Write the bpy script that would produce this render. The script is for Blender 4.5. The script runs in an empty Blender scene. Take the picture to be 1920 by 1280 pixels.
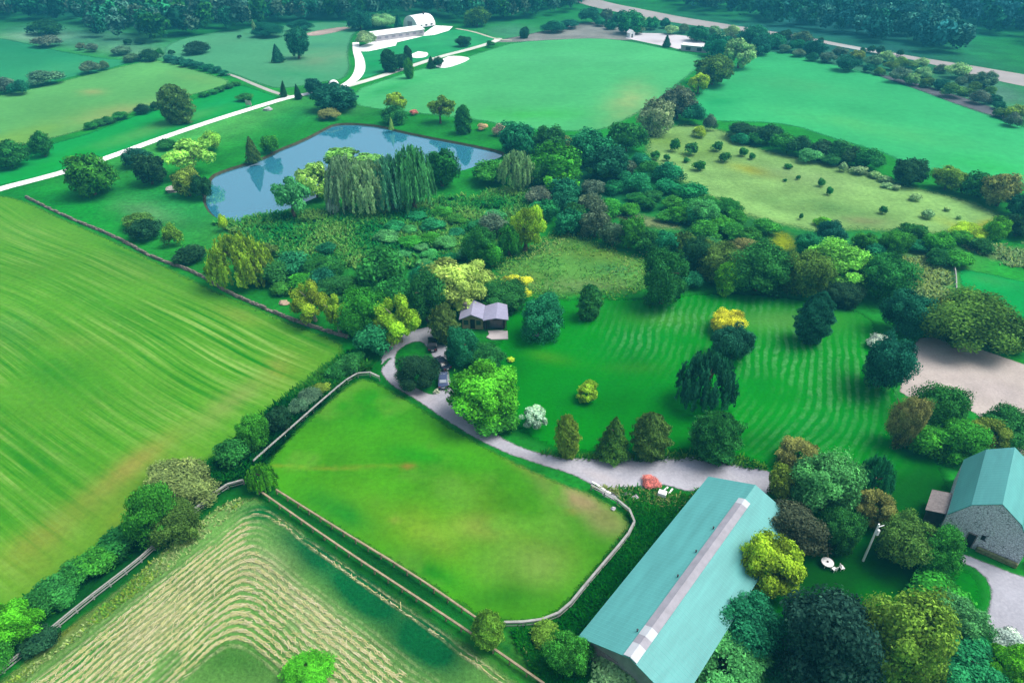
import bpy, bmesh, math, random
import numpy as np
from mathutils import Vector, Matrix
from mathutils.geometry import delaunay_2d_cdt

SC = bpy.context.scene
COL = SC.collection
rng = np.random.default_rng(7)
random.seed(7)
R = math.radians

# ------------------------------------------------------------------ camera
FPX, CAMH, PITCH = 1280.0, 75.0, math.atan(860 / 1280)
_f = np.array([0, math.cos(PITCH), -math.sin(PITCH)])
_r = np.array([1.0, 0, 0])
_u = np.cross(_r, _f)


def un(px, py, z=0.0):
    """survey point of the photograph -> world position at height z"""
    d = _f * FPX + _r * (px - 960) - _u * (py - 640)
    t = (z - CAMH) / d[2]
    return np.array([0, 0, CAMH]) + d * t


def depth(p):
    return float((np.asarray(p) - np.array([0, 0, CAMH])) @ _f)


cam_d = bpy.data.cameras.new('camera')
cam_d.lens = 36 * FPX / 1920
cam_d.sensor_width = 36
cam_d.clip_start = 0.5
cam_d.clip_end = 6000
cam = bpy.data.objects.new('camera', cam_d)
COL.objects.link(cam)
cam.location = (0, 0, CAMH)
cam.rotation_euler = (math.pi / 2 - PITCH, 0, 0)
SC.camera = cam


# ------------------------------------------------------------------ helpers
def tag(o, label=None, cat=None, group=None, kind=None):
    if label: o['label'] = label
    if cat: o['category'] = cat
    if group: o['group'] = group
    if kind: o['kind'] = kind
    return o


def link(name, me, mat=None, parent=None):
    o = bpy.data.objects.new(name, me)
    COL.objects.link(o)
    if mat is not None and me is not None and len(me.materials) == 0:
        me.materials.append(mat)
    if parent is not None:
        o.parent = parent
    return o


def empty(name, loc, rz=0.0, label=None, cat=None, group=None):
    o = bpy.data.objects.new(name, None)
    COL.objects.link(o)
    o.location = loc
    o.rotation_euler = (0, 0, rz)
    o.empty_display_size = 0.5
    return tag(o, label, cat, group)


def mesh_np(name, V, Q, nper=4, smooth=False):
    """mesh from numpy vertices and faces all with nper corners"""
    me = bpy.data.meshes.new(name)
    V = np.asarray(V, dtype=np.float32)
    Q = np.asarray(Q, dtype=np.int32)
    me.vertices.add(len(V))
    me.vertices.foreach_set('co', V.ravel())
    me.loops.add(Q.size)
    me.loops.foreach_set('vertex_index', Q.ravel())
    me.polygons.add(len(Q))
    me.polygons.foreach_set('loop_start', np.arange(0, Q.size, nper, dtype=np.int32))
    me.polygons.foreach_set('loop_total', np.full(len(Q), nper, dtype=np.int32))
    if smooth:
        me.polygons.foreach_set('use_smooth', np.ones(len(Q), dtype=bool))
    me.update(calc_edges=True)
    return me


def set_attr(me, name, kind, data):
    a = me.attributes.new(name, kind, 'POINT')
    data = np.asarray(data, dtype=np.float32)
    a.data.foreach_set('color' if kind == 'FLOAT_COLOR' else 'value', data.ravel())


def bm_obj(name, bm, mat, parent=None, smooth=False):
    me = bpy.data.meshes.new(name)
    bm.normal_update()
    bm.to_mesh(me)
    bm.free()
    if smooth:
        for p in me.polygons: p.use_smooth = True
    return link(name, me, mat, parent)


def bm_box(bm, c, s, rz=0.0, bevel=0.0):
    M = Matrix.Translation(c) @ Matrix.Rotation(rz, 4, 'Z') @ Matrix.Diagonal((s[0], s[1], s[2], 1))
    r = bmesh.ops.create_cube(bm, size=1.0, matrix=M)
    if bevel:
        es = list({e for v in r['verts'] for e in v.link_edges})
        bmesh.ops.bevel(bm, geom=es, offset=bevel, segments=1, affect='EDGES')
    return bm


def bm_bar(bm, a, b, w, h=None):
    """rectangular bar from a to b"""
    h = h or w
    a, b = Vector(a), Vector(b)
    d = b - a
    L = d.length
    q = d.to_track_quat('X', 'Z').to_matrix().to_4x4()
    bmesh.ops.create_cube(bm, size=1.0, matrix=Matrix.Translation((a + b) / 2) @ q @ Matrix.Diagonal((L, w, h, 1)))
    return bm


def bm_rod(bm, a, b, r0, r1=None, n=8):
    r1 = r0 if r1 is None else r1
    a, b = Vector(a), Vector(b)
    d = b - a
    q = d.to_track_quat('Z', 'Y').to_matrix().to_4x4()
    bmesh.ops.create_cone(bm, cap_ends=True, segments=n, radius1=r0, radius2=r1, depth=d.length,
                          matrix=Matrix.Translation((a + b) / 2) @ q)
    return bm


def bm_poly(bm, pts):
    return bm.faces.new([bm.verts.new(p) for p in pts])


def bm_prism(bm, pts, dz):
    """closed solid: polygon pts (3d, any plane) pushed by the vector dz"""
    n = len(pts)
    lo = [bm.verts.new(p) for p in pts]
    hi = [bm.verts.new(Vector(p) + Vector(dz)) for p in pts]
    bm.faces.new(lo[::-1]); bm.faces.new(hi)
    for i in range(n):
        bm.faces.new((lo[i], lo[(i + 1) % n], hi[(i + 1) % n], hi[i]))
    bmesh.ops.recalc_face_normals(bm, faces=bm.faces[:])


def fbm(x, y, seed=0, octaves=4, scale=1.0):
    """cheap smooth value noise on arrays, about -1..1"""
    out = np.zeros_like(x, dtype=float)
    amp, tot = 1.0, 0.0
    for o in range(octaves):
        g = np.random.default_rng(seed * 31 + o).random((64, 64)) * 2 - 1
        sx, sy = x / scale, y / scale
        ix, iy = np.floor(sx).astype(int), np.floor(sy).astype(int)
        fx, fy = sx - ix, sy - iy
        fx, fy = fx * fx * (3 - 2 * fx), fy * fy * (3 - 2 * fy)
        a = g[ix % 64, iy % 64]; b = g[(ix + 1) % 64, iy % 64]
        c = g[ix % 64, (iy + 1) % 64]; d = g[(ix + 1) % 64, (iy + 1) % 64]
        out += amp * ((a * (1 - fx) + b * fx) * (1 - fy) + (c * (1 - fx) + d * fx) * fy)
        tot += amp
        amp *= 0.5
        scale *= 0.5
    return out / tot * 1.6


def inside(P, poly):
    x, y = P[:, 0], P[:, 1]
    n = len(poly)
    r = np.zeros(len(P), bool)
    j = n - 1
    for i in range(n):
        xi, yi = poly[i]; xj, yj = poly[j]
        c = ((yi > y) != (yj > y)) & (x < (xj - xi) * (y - yi) / (yj - yi + 1e-12) + xi)
        r ^= c
        j = i
    return r


def edge_dist(P, poly):
    d = np.full(len(P), 1e9)
    n = len(poly)
    for i in range(n):
        a = np.array(poly[i]); b = np.array(poly[(i + 1) % n])
        ab = b - a
        t = np.clip(((P - a) @ ab) / (ab @ ab + 1e-9), 0, 1)
        q = a + t[:, None] * ab
        d = np.minimum(d, np.hypot(*(P - q).T))
    return d


def smooth_poly(pts, closed=True, step=None, it=2):
    """Chaikin corner cutting"""
    pts = [np.array(p, float) for p in pts]
    for _ in range(it):
        out = []
        n = len(pts)
        for i in range(n if closed else n - 1):
            a, b = pts[i], pts[(i + 1) % n]
            out += [a * .75 + b * .25, a * .25 + b * .75]
        if not closed:
            out = [pts[0]] + out + [pts[-1]]
        pts = out
    return np.array(pts)


def world_poly(px, it=1):
    return smooth_poly([un(*p)[:2] for p in px], True, it=it)


# ------------------------------------------------------------------ materials
def new_mat(name):
    m = bpy.data.materials.new(name)
    m.use_nodes = True
    nt = m.node_tree
    b = nt.nodes['Principled BSDF']
    b.inputs['Roughness'].default_value = 0.9
    b.inputs['Specular IOR Level'].default_value = 0.15
    return m, nt, b


def N(nt, t, **kw):
    n = nt.nodes.new(t)
    for k, v in kw.items():
        if k in n.inputs: n.inputs[k].default_value = v
        else: setattr(n, k, v)
    return n


def mathn(nt, op, a, b=None, c=None, clamp=False):
    n = nt.nodes.new('ShaderNodeMath')
    n.operation = op
    n.use_clamp = clamp
    for i, v in enumerate((a, b, c)):
        if v is None: continue
        if isinstance(v, (int, float)): n.inputs[i].default_value = v
        else: nt.links.new(v, n.inputs[i])
    return n.outputs[0]


def mixc(nt, fac, a, b, mode='MIX'):
    n = nt.nodes.new('ShaderNodeMix')
    n.data_type = 'RGBA'
    n.blend_type = mode
    for s, v in ((n.inputs[0], fac), (n.inputs[6], a), (n.inputs[7], b)):
        if isinstance(v, (int, float)): s.default_value = v
        elif isinstance(v, tuple): s.default_value = (*v, 1) if len(v) == 3 else v
        else: nt.links.new(v, s)
    return n.outputs[2]


def noise(nt, vec, scale, detail=4, rough=0.6, dist=0.0):
    n = nt.nodes.new('ShaderNodeTexNoise')
    n.inputs['Scale'].default_value = scale
    n.inputs['Detail'].default_value = detail
    n.inputs['Roughness'].default_value = rough
    n.inputs['Distortion'].default_value = dist
    if vec is not None: nt.links.new(vec, n.inputs['Vector'])
    return n.outputs['Fac']


def rng_map(nt, v, a, b, c=0.0, d=1.0):
    n = nt.nodes.new('ShaderNodeMapRange')
    nt.links.new(v, n.inputs[0])
    for i, q in enumerate((a, b, c, d)): n.inputs[i + 1].default_value = q
    return n.outputs[0]


def simple_mat(name, col, rough=0.8, var=0.25, scale=1.5, spec=0.2, metal=0.0, bump=0.0):
    m, nt, b = new_mat(name)
    tc = N(nt, 'ShaderNodeTexCoord')
    f = noise(nt, tc.outputs['Object'], scale, 5)
    c = mixc(nt, 1.0, col, rng_map(nt, f, .3, .7, 1 - var, 1 + var), 'MULTIPLY')
    nt.links.new(c, b.inputs['Base Color'])
    b.inputs['Roughness'].default_value = rough
    b.inputs['Specular IOR Level'].default_value = spec
    b.inputs['Metallic'].default_value = metal
    if bump:
        bp = N(nt, 'ShaderNodeBump', Strength=bump, Distance=0.1)
        nt.links.new(noise(nt, tc.outputs['Object'], scale * 4, 4), bp.inputs['Height'])
        nt.links.new(bp.outputs[0], b.inputs['Normal'])
    return m


def ground_mat(name, soft=1.5, fine=0.35, coarse=0.25, streak=None, rows=None, fscale=1.2, cscale=.08, edge=True, bump=.6):
    """attribute 'col' + grass noise; streak = (angle deg, width m, length m, light colour, dark colour, strength);
    rows = (period m, colour, strength) along attribute 'row' where attribute 'rowmask' is set"""
    m, nt, b = new_mat(name)
    geo = N(nt, 'ShaderNodeNewGeometry')
    pos = geo.outputs['Position']
    c = N(nt, 'ShaderNodeAttribute', attribute_name='col').outputs['Color']
    n1 = noise(nt, pos, fscale, 6, .7)
    n2 = noise(nt, pos, cscale, 5, .6)
    f1 = rng_map(nt, n1, .25, .75, 1 - fine, 1 + fine)
    f2 = rng_map(nt, n2, .3, .7, 1 - coarse, 1 + coarse)
    height = n1
    if streak:
        ang, w, L, lc, dc, st = streak
        mp = N(nt, 'ShaderNodeMapping', vector_type='TEXTURE')
        mp.inputs['Rotation'].default_value = (0, 0, R(ang))
        mp.inputs['Scale'].default_value = (L, w, 1)
        # a slow bend so that the lines are not ruler straight
        wv = N(nt, 'ShaderNodeTexNoise', Scale=.012, Detail=1.0)
        nt.links.new(pos, wv.inputs['Vector'])
        va = N(nt, 'ShaderNodeVectorMath', operation='MULTIPLY_ADD')
        nt.links.new(wv.outputs['Color'], va.inputs[0])
        va.inputs[1].default_value = (14, 14, 0)
        nt.links.new(pos, va.inputs[2])
        nt.links.new(va.outputs[0], mp.inputs['Vector'])
        s1 = noise(nt, mp.outputs[0], 1.0, 4, .65)
        msk = rng_map(nt, noise(nt, pos, .022, 3), .40, .58, .12, 1.0)
        sm = N(nt, 'ShaderNodeAttribute', attribute_name='rowmask').outputs['Fac']
        k = mathn(nt, 'MULTIPLY', mathn(nt, 'MULTIPLY', msk, st), sm)
        c = mixc(nt, mathn(nt, 'MULTIPLY', rng_map(nt, s1, .5, .65), k), c, lc)
        c = mixc(nt, mathn(nt, 'MULTIPLY', rng_map(nt, s1, .48, .36), k), c, dc)
    if rows:
        per, rc, st = rows
        rv = N(nt, 'ShaderNodeAttribute', attribute_name='row').outputs['Fac']
        rm = N(nt, 'ShaderNodeAttribute', attribute_name='rowmask').outputs['Fac']
        wob = mathn(nt, 'MULTIPLY', mathn(nt, 'SUBTRACT', noise(nt, pos, .35, 3), .5), per * .7)
        ph = mathn(nt, 'MULTIPLY', mathn(nt, 'ADD', rv, wob), 2 * math.pi / per)
        sn = mathn(nt, 'MULTIPLY_ADD', mathn(nt, 'SINE', ph), .5, .5)
        brk = rng_map(nt, noise(nt, pos, .55, 5, .75), .33, .6)
        rf = mathn(nt, 'MULTIPLY', mathn(nt, 'MULTIPLY', rng_map(nt, sn, .25, .8), brk), mathn(nt, 'MULTIPLY', rm, st))
        c = mixc(nt, rf, c, rc)
        height = mathn(nt, 'MULTIPLY_ADD', rf, 1.5, n1)
    c = mixc(nt, 1.0, c, f1, 'MULTIPLY')
    c = mixc(nt, 1.0, c, f2, 'MULTIPLY')
    nt.links.new(c, b.inputs['Base Color'])
    b.inputs['Specular IOR Level'].default_value = 0.05
    b.inputs['Roughness'].default_value = 1.0
    if bump:
        bp = N(nt, 'ShaderNodeBump', Strength=bump, Distance=0.25)
        nt.links.new(height, bp.inputs['Height'])
        nt.links.new(bp.outputs[0], b.inputs['Normal'])
    if edge:
        e = N(nt, 'ShaderNodeAttribute', attribute_name='edge').outputs['Fac']
        en = noise(nt, pos, .9, 5, .7)
        ee = mathn(nt, 'ADD', e, mathn(nt, 'MULTIPLY', mathn(nt, 'SUBTRACT', en, .55), soft * 1.6))
        a = rng_map(nt, ee, 0.0, soft)
        a.node.interpolation_type = 'SMOOTHSTEP'
        nt.links.new(a, b.inputs['Alpha'])
    return m


def blob_weights(P, px, py, rx, ry, rot=0.0):
    c = un(px, py)[:2]
    ca, sa = math.cos(R(rot)), math.sin(R(rot))
    ax = un(px + rx * ca, py + rx * sa)[:2] - c
    ay = un(px - ry * sa, py + ry * ca)[:2] - c
    M = np.linalg.inv(np.stack([ax, ay], 1))
    q = (P - c) @ M.T
    return np.exp(-(q ** 2).sum(1) * 1.3)


def sheet(name, poly, col, z, mat, blobs=(), sp=None, it=1, var=.12, jag=0.0, rowfn=None, holes=(), world=False, seed=1, var2=None):
    """one patch of ground: outline in survey pixels -> triangulated sheet with its own colours"""
    W = np.array(poly, float) if world else world_poly(poly, it)
    # resample the outline
    cen = W.mean(0)
    if sp is None:
        sp = float(np.clip(np.hypot(*cen) / 110, .6, 4.0))
    out = []
    for i in range(len(W)):
        a, b = W[i], W[(i + 1) % len(W)]
        n = max(1, int(np.hypot(*(b - a)) / (sp * 1.5)))
        for k in range(n): out.append(a + (b - a) * k / n)
    W = np.array(out)
    if jag:
        W = W + np.stack([fbm(W[:, 0], W[:, 1], seed + 5, 3, 6.0), fbm(W[:, 0], W[:, 1], seed + 9, 3, 6.0)], 1) * jag
    lo, hi = W.min(0), W.max(0)
    gx, gy = np.meshgrid(np.arange(lo[0], hi[0], sp), np.arange(lo[1], hi[1], sp))
    G = np.stack([gx.ravel(), gy.ravel()], 1)
    G = G + (np.random.default_rng(seed).random(G.shape) - .5) * sp * .5
    G = G[inside(G, W)]
    hl = [np.array(h) for h in holes]
    if len(G):
        keep = edge_dist(G, W) > sp * .4
        for h in hl: keep &= ~inside(G, h) & (edge_dist(G, h) > sp * .4)
        G = G[keep]
    nW = len(W)
    pts = [W] + hl + [G]
    A = np.concatenate(pts)
    edges, base = [], 0
    for L in [W] + hl:
        n = len(L)
        edges += [(base + i, base + (i + 1) % n) for i in range(n)]
        base += n
    r = delaunay_2d_cdt([Vector(p) for p in A], edges, [], 0, 1e-5)
    V = np.array([(v[0], v[1]) for v in r[0]])
    Fc = np.array([f for f in r[2] if len(f) == 3])
    ctr = V[Fc].mean(1)
    ok = inside(ctr, W)
    for h in hl: ok &= ~inside(ctr, h)
    Fc = Fc[ok]
    a, b, c = V[Fc[:, 0]], V[Fc[:, 1]], V[Fc[:, 2]]
    flip = ((b - a)[:, 0] * (c - a)[:, 1] - (b - a)[:, 1] * (c - a)[:, 0]) < 0
    Fc[flip] = Fc[flip][:, ::-1]
    me = mesh_np(name, np.column_stack([V, np.full(len(V), z)]), Fc, 3)
    C = np.tile(np.array(col, float), (len(V), 1))
    allW = [W] + hl
    for bl in blobs:
        px, py, rx, ry, rot, bc, st = bl
        w = blob_weights(V, px, py, rx, ry, rot) * st
        w = np.clip(w * (1 + .5 * fbm(V[:, 0], V[:, 1], int(px), 3, 9.0)), 0, 1)[:, None]
        C = C * (1 - w) + np.array(bc) * w
    nz = fbm(V[:, 0], V[:, 1], seed, 4, sp * 14)[:, None]
    C = C * (1 + var * nz)
    if var2 is not None:
        w = np.clip(fbm(V[:, 0], V[:, 1], seed + 3, 4, sp * 10) * 1.2, 0, 1)[:, None]
        C = C * (1 - w) + np.array(var2) * w
    set_attr(me, 'col', 'FLOAT_COLOR', np.column_stack([np.clip(C, 0.001, 1), np.ones(len(V))]))
    ed = edge_dist(V, W)
    for h in hl: ed = np.minimum(ed, edge_dist(V, h))
    set_attr(me, 'edge', 'FLOAT', ed)
    if rowfn:
        rv, rm = rowfn(V)
        set_attr(me, 'row', 'FLOAT', rv)
        set_attr(me, 'rowmask', 'FLOAT', rm)
    return tag(link(name, me, mat), kind='structure')


def ribbon(name, px, width, z, mat, col, it=3, sp=1.0, var=.08, blobs=()):
    """road of constant (or per point) width along a survey polyline"""
    P = smooth_poly([un(*p[:2])[:2] for p in px], False, it=it)
    wd = [p[2] if len(p) > 2 else width for p in px]
    t = np.linspace(0, 1, len(P))
    wv = np.interp(t, np.linspace(0, 1, len(px)), wd)
    T = np.gradient(P, axis=0)
    T /= np.hypot(*T.T)[:, None]
    Nn = np.column_stack([-T[:, 1], T[:, 0]])
    K = 7
    V, E = [], []
    for k in range(K):
        s = k / (K - 1) * 2 - 1
        V.append(P + Nn * (wv / 2 * s)[:, None])
        E.append((1 - abs(s)) * wv / 2)
    n = len(P)
    V = np.concatenate(V); E = np.concatenate(E)
    Fq = []
    for k in range(K - 1):
        for i in range(n - 1):
            Fq.append((k * n + i, k * n + i + 1, (k + 1) * n + i + 1, (k + 1) * n + i))
    Fq = np.array(Fq)[:, ::-1]
    me = mesh_np(name, np.column_stack([V, np.full(len(V), z)]), Fq)
    C = np.tile(np.array(col, float), (len(V), 1)) * (1 + var * fbm(V[:, 0], V[:, 1], 3, 4, 8.0)[:, None])
    # two worn wheel tracks are a shade lighter
    for bl in blobs:
        w = (blob_weights(V, *bl[:5]) * bl[6])[:, None]
        C = C * (1 - w) + np.array(bl[5]) * w
    set_attr(me, 'col', 'FLOAT_COLOR', np.column_stack([np.clip(C, 0.001, 1), np.ones(len(V))]))
    set_attr(me, 'edge', 'FLOAT', E)
    return tag(link(name, me, mat), kind='structure')


# ------------------------------------------------------------------ light, sky, air
SUN_EL, SUN_AZ = 58.0, 82.0          # azimuth clockwise from +Y (the view direction): from the right and beyond
world = bpy.data.worlds.new('World')
SC.world = world
world.use_nodes = True
wnt = world.node_tree
bg = wnt.nodes['Background']
sky = wnt.nodes.new('ShaderNodeTexSky')
sky.sky_type = 'NISHITA'
sky.sun_disc = False
sky.sun_elevation = R(SUN_EL)
sky.sun_rotation = R(SUN_AZ)
sky.air_density = 1.0
sky.dust_density = 4.0
sky.ozone_density = 0.5
hs = wnt.nodes.new('ShaderNodeHueSaturation')   # thin bright overcast: a paler sky
hs.inputs['Saturation'].default_value = .62
wnt.links.new(sky.outputs[0], hs.inputs['Color'])
wnt.links.new(hs.outputs[0], bg.inputs[0])
bg.inputs[1].default_value = 0.12
sd = bpy.data.lights.new('sun', 'SUN')
sd.energy = 1.8
sd.angle = R(38)
sd.color = (1.0, .97, .92)
so = bpy.data.objects.new('sun', sd)
COL.objects.link(so)
sdir = Vector((math.sin(R(SUN_AZ)) * math.cos(R(SUN_EL)), math.cos(R(SUN_AZ)) * math.cos(R(SUN_EL)), math.sin(R(SUN_EL))))
so.rotation_euler = sdir.to_track_quat('Z', 'Y').to_euler()
so.location = (0, 0, 200)
SC.view_settings.view_transform = 'Standard'
SC.view_settings.look = 'None'
SC.view_settings.exposure = 0.96
SC.view_settings.gamma = 1.0

SC.cycles.max_bounces = 5
SC.cycles.diffuse_bounces = 2
SC.cycles.glossy_bounces = 2
SC.cycles.transmission_bounces = 2
SC.cycles.volume_bounces = 0
SC.cycles.transparent_max_bounces = 12
SC.cycles.use_denoising = True
SC.cycles.caustics_reflective = False
SC.cycles.caustics_refractive = False

hm = bpy.data.materials.new('air')
hm.use_nodes = True
hnt = hm.node_tree
hnt.nodes.remove(hnt.nodes['Principled BSDF'])
pv = hnt.nodes.new('ShaderNodeVolumePrincipled')
pv.inputs['Color'].default_value = (.05, .46, .68, 1)
pv.inputs['Density'].default_value = 0.0005
pv.inputs['Anisotropy'].default_value = 0.1
hnt.links.new(pv.outputs[0], hnt.nodes['Material Output'].inputs['Volume'])
hb = bmesh.new()
bm_box(hb, (0, 780, 38.5), (2400, 1840, 81))
hz = bm_obj('haze', hb, hm)
tag(hz, kind='stuff')


def S(r, g, b, k=.55):
    """a colour as it reads in full daylight (sRGB 0-255) -> reflectance"""
    def l(v):
        v /= 255
        return v / 12.92 if v <= .04045 else ((v + .055) / 1.055) ** 2.4
    return tuple(max(.002, l(v) * k) for v in (r, g, b))


# ------------------------------------------------------------------ ground
M_grass = ground_mat('rough_grass', soft=3, fine=.45, coarse=.3, fscale=.9)
M_grass_base = ground_mat('rough_grass_base', fine=.45, coarse=.3, fscale=.9, edge=False)
M_lawn = ground_mat('lawn_grass', soft=1.5, fine=.22, coarse=.18, fscale=1.4, bump=.35)
M_field_far = ground_mat('far_field_grass', soft=3, fine=.16, coarse=.10, fscale=.35, cscale=.03, bump=.3,
                         streak=(4, 2.2, 45, S(130, 212, 140), S(28, 155, 75), .65))
M_field_left = ground_mat('mown_field_grass', soft=1.6, fine=.2, coarse=.12, fscale=1.0, cscale=.03, bump=.3,
                          streak=(-33, 1.1, 55, S(150, 196, 90), S(36, 142, 4), 1.0))
M_meadow = ground_mat('meadow_grass', soft=5, fine=.3, coarse=.25, fscale=.8, bump=1.0)
M_paddock = ground_mat('paddock_grass', soft=1.2, fine=.22, coarse=.2, fscale=1.1, cscale=.06, bump=.35)
M_hay = ground_mat('hay_field', soft=1.2, fine=.4, coarse=.2, fscale=2.2, cscale=.1, bump=1.0,
                   rows=(.78, S(248, 242, 186), 1.0))
M_lawnrows = ground_mat('lawn_with_mowing_lines', soft=2, fine=.22, coarse=.15, fscale=1.6, cscale=.07, bump=.4,
                        rows=(1.6, S(125, 200, 130), .4))
M_gravel = ground_mat('gravel', soft=.5, fine=.16, coarse=.12, fscale=2.5, cscale=.25, bump=.3)
M_road = ground_mat('pale_road', soft=.35, fine=.06, coarse=.06, fscale=1.5, cscale=.1, bump=.1)
M_dirt = ground_mat('bare_dirt', soft=3.0, fine=.25, coarse=.3, fscale=.6, cscale=.06)

pond_px = [(378, 372), (388, 352), (392, 330), (420, 318), (470, 303), (500, 292), (520, 280), (560, 265), (605, 242), (625, 232),
           (660, 230), (715, 235), (755, 246), (820, 259), (880, 270), (945, 284), (946, 292), (905, 308), (860, 322), (820, 330),
           (760, 340), (690, 350), (620, 358), (575, 378), (520, 400), (470, 417), (430, 416), (402, 408), (386, 393)]
pond_w = smooth_poly([un(*p)[:2] for p in pond_px], True, it=1)
ang_sign = 1
inner = []
n = len(pond_w)
for i in range(n):
    t = pond_w[(i + 1) % n] - pond_w[i - 1]
    t /= np.hypot(*t)
    inner.append(pond_w[i] + np.array([t[1], -t[0]]) * 1.0)
inner = np.array(inner)
if not inside(inner[:1], pond_w)[0]:
    inner = 2 * pond_w - inner

# base sheet, reaching past the last trees
gb = [(-1100, -120), (1100, -120), (1100, 1500), (-1100, 1500)]
GB = [  # px, py, rx, ry, rot, colour, strength : broad drifts of different grass
    (120, 380, 160, 40, 15, S(22, 150, 40), .9), (330, 390, 120, 45, 10, S(40, 150, 70), .8), (280, 400, 60, 20, 15, S(110, 165, 105), .7),
    (430, 230, 170, 30, -18, S(85, 182, 80), .9), (560, 215, 60, 22, -15, S(40, 160, 70), .6), (640, 205, 60, 14, 0, S(90, 165, 90), .5),
    (640, 440, 220, 60, 0, S(88, 168, 72), .95), (760, 500, 160, 40, 5, S(40, 140, 55), .8), (520, 440, 80, 40, 0, S(70, 150, 62), .7),
    (560, 400, 90, 16, 0, S(30, 150, 45), .7), (880, 370, 110, 26, 0, S(40, 150, 50), .8), (820, 420, 90, 30, 0, S(40, 130, 60), .6),
    (1120, 340, 160, 60, 10, S(25, 95, 60), .9), (1100, 300, 120, 40, 0, S(30, 120, 60), .7), (1350, 420, 120, 40, 0, S(60, 125, 65), .7),
    (1480, 460, 260, 40, 0, S(40, 120, 60), .8), (690, 665, 80, 60, 0, S(15, 130, 25), .95), (610, 740, 120, 40, -35, S(10, 110, 20), .95),
    (470, 850, 130, 60, -40, S(8, 95, 25), .95), (200, 1060, 260, 70, -35, S(10, 85, 25), .95), (690, 1040, 260, 50, 33, S(15, 100, 35), .95),
    (1060, 1130, 120, 90, -35, S(20, 110, 20), .9), (1230, 1010, 120, 60, -45, S(15, 100, 15), .95), (1000, 1230, 120, 60, 0, S(60, 130, 40), .8),
    (1840, 170, 140, 40, 15, S(90, 140, 110), .8), (1560, 120, 200, 26, 12, S(70, 130, 95), .8), (1500, 70, 420, 34, 8, S(45, 115, 85), .9),
    (1180, 60, 140, 16, 5, S(80, 130, 110), .8), (1650, 40, 300, 60, 0, S(35, 100, 95), .9), (450, 15, 700, 40, 0, S(30, 100, 70), .9),
    (150, 70, 190, 26, 5, S(85, 155, 115), .95), (60, 68, 70, 8, 0, S(170, 210, 170), .5), (250, 96, 90, 12, 5, S(110, 160, 120), .7),
    (960, 60, 60, 16, 0, S(80, 160, 110), .8), (1740, 480, 90, 30, 0, S(100, 150, 75), .8), (1735, 520, 60, 40, 0, S(135, 165, 100), .9),
]


def base_points():
    out = []
    for lo, hi, sp in ((30, 140, 3.0), (140, 320, 5.0), (320, 800, 9.0), (800, 1500, 40.0)):
        xs = np.arange(-.95 * hi - 40, .95 * hi + 40, sp)
        ys = np.arange(lo, hi, sp)
        X, Y = np.meshgrid(xs, ys)
        out.append(np.stack([X.ravel(), Y.ravel()], 1))
    P = np.concatenate(out)
    P += (rng.random(P.shape) - .5) * 1.2
    P = P[(np.abs(P[:, 0]) < 1090) & (P[:, 1] < 1490)]
    P = P[~inside(P, pond_w)]
    return P[edge_dist(P, pond_w) > 1.0]


_bp = base_points()
_A = np.concatenate([np.array(gb, float), pond_w, _bp])
_n = len(pond_w)
_E = [(i, (i + 1) % 4) for i in range(4)] + [(4 + i, 4 + (i + 1) % _n) for i in range(_n)]
_tri = delaunay_2d_cdt([Vector(p) for p in _A], _E, [], 0, 1e-5)
_V = np.array([(v[0], v[1]) for v in _tri[0]])
_F = np.array([f for f in _tri[2] if len(f) == 3])
_F = _F[~inside(_V[_F].mean(1), pond_w)]
a_, b_, c_ = _V[_F[:, 0]], _V[_F[:, 1]], _V[_F[:, 2]]
_fl = ((b_ - a_)[:, 0] * (c_ - a_)[:, 1] - (b_ - a_)[:, 1] * (c_ - a_)[:, 0]) < 0
_F[_fl] = _F[_fl][:, ::-1]
me = mesh_np('ground', np.column_stack([_V, np.zeros(len(_V))]), _F, 3)
_C = np.tile(np.array(S(36, 150, 42)), (len(_V), 1))
for bl in GB:
    w = np.clip(blob_weights(_V, *bl[:5]) * bl[6] * 1.3 * (1 + .35 * fbm(_V[:, 0], _V[:, 1], 4, 4, 30.)), 0, 1)[:, None]
    _C = _C * (1 - w) + np.array(bl[5]) * w
_C *= (1 + .22 * fbm(_V[:, 0], _V[:, 1], 9, 4, 40.0))[:, None]
set_attr(me, 'col', 'FLOAT_COLOR', np.column_stack([np.clip(_C, .001, 1), np.ones(len(_V))]))
tag(link('ground', me, M_grass_base), kind='structure')

# pond: sloping muddy bank and water
M_mud = simple_mat('muddy_bank', S(75, 75, 50), var=.5, scale=.8, bump=.6)
bmv = bmesh.new()
o_ = [bmv.verts.new((p[0], p[1], 0.02)) for p in pond_w]
i_ = [bmv.verts.new((p[0], p[1], -.95)) for p in inner]
for i in range(n):
    bmv.faces.new((o_[i], o_[(i + 1) % n], i_[(i + 1) % n], i_[i]))
bmesh.ops.recalc_face_normals(bmv, faces=bmv.faces[:])
tag(bm_obj('pond_bank', bmv, M_mud), kind='structure')
m_w, nt, b = new_mat('pond_water')
b.inputs['Base Color'].default_value = (.03, .17, .25, 1)  # blue base raised to stand in for sky reflection
b.inputs['Roughness'].default_value = .03
b.inputs['IOR'].default_value = 3.3
b.inputs['Specular IOR Level'].default_value = .5
b.inputs['Specular Tint'].default_value = (.85, .97, 1, 1)
tc = N(nt, 'ShaderNodeNewGeometry')
bp = N(nt, 'ShaderNodeBump', Strength=.03, Distance=.05)
nt.links.new(noise(nt, tc.outputs['Position'], .8, 3), bp.inputs['Height'])
nt.links.new(bp.outputs[0], b.inputs['Normal'])
bmv = bmesh.new()
vs = [bmv.verts.new((p[0] * 1.0, p[1], -.62)) for p in (pond_w * .25 + inner * .75)]
bmv.faces.new(vs)
bmesh.ops.triangulate(bmv, faces=bmv.faces[:])
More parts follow.
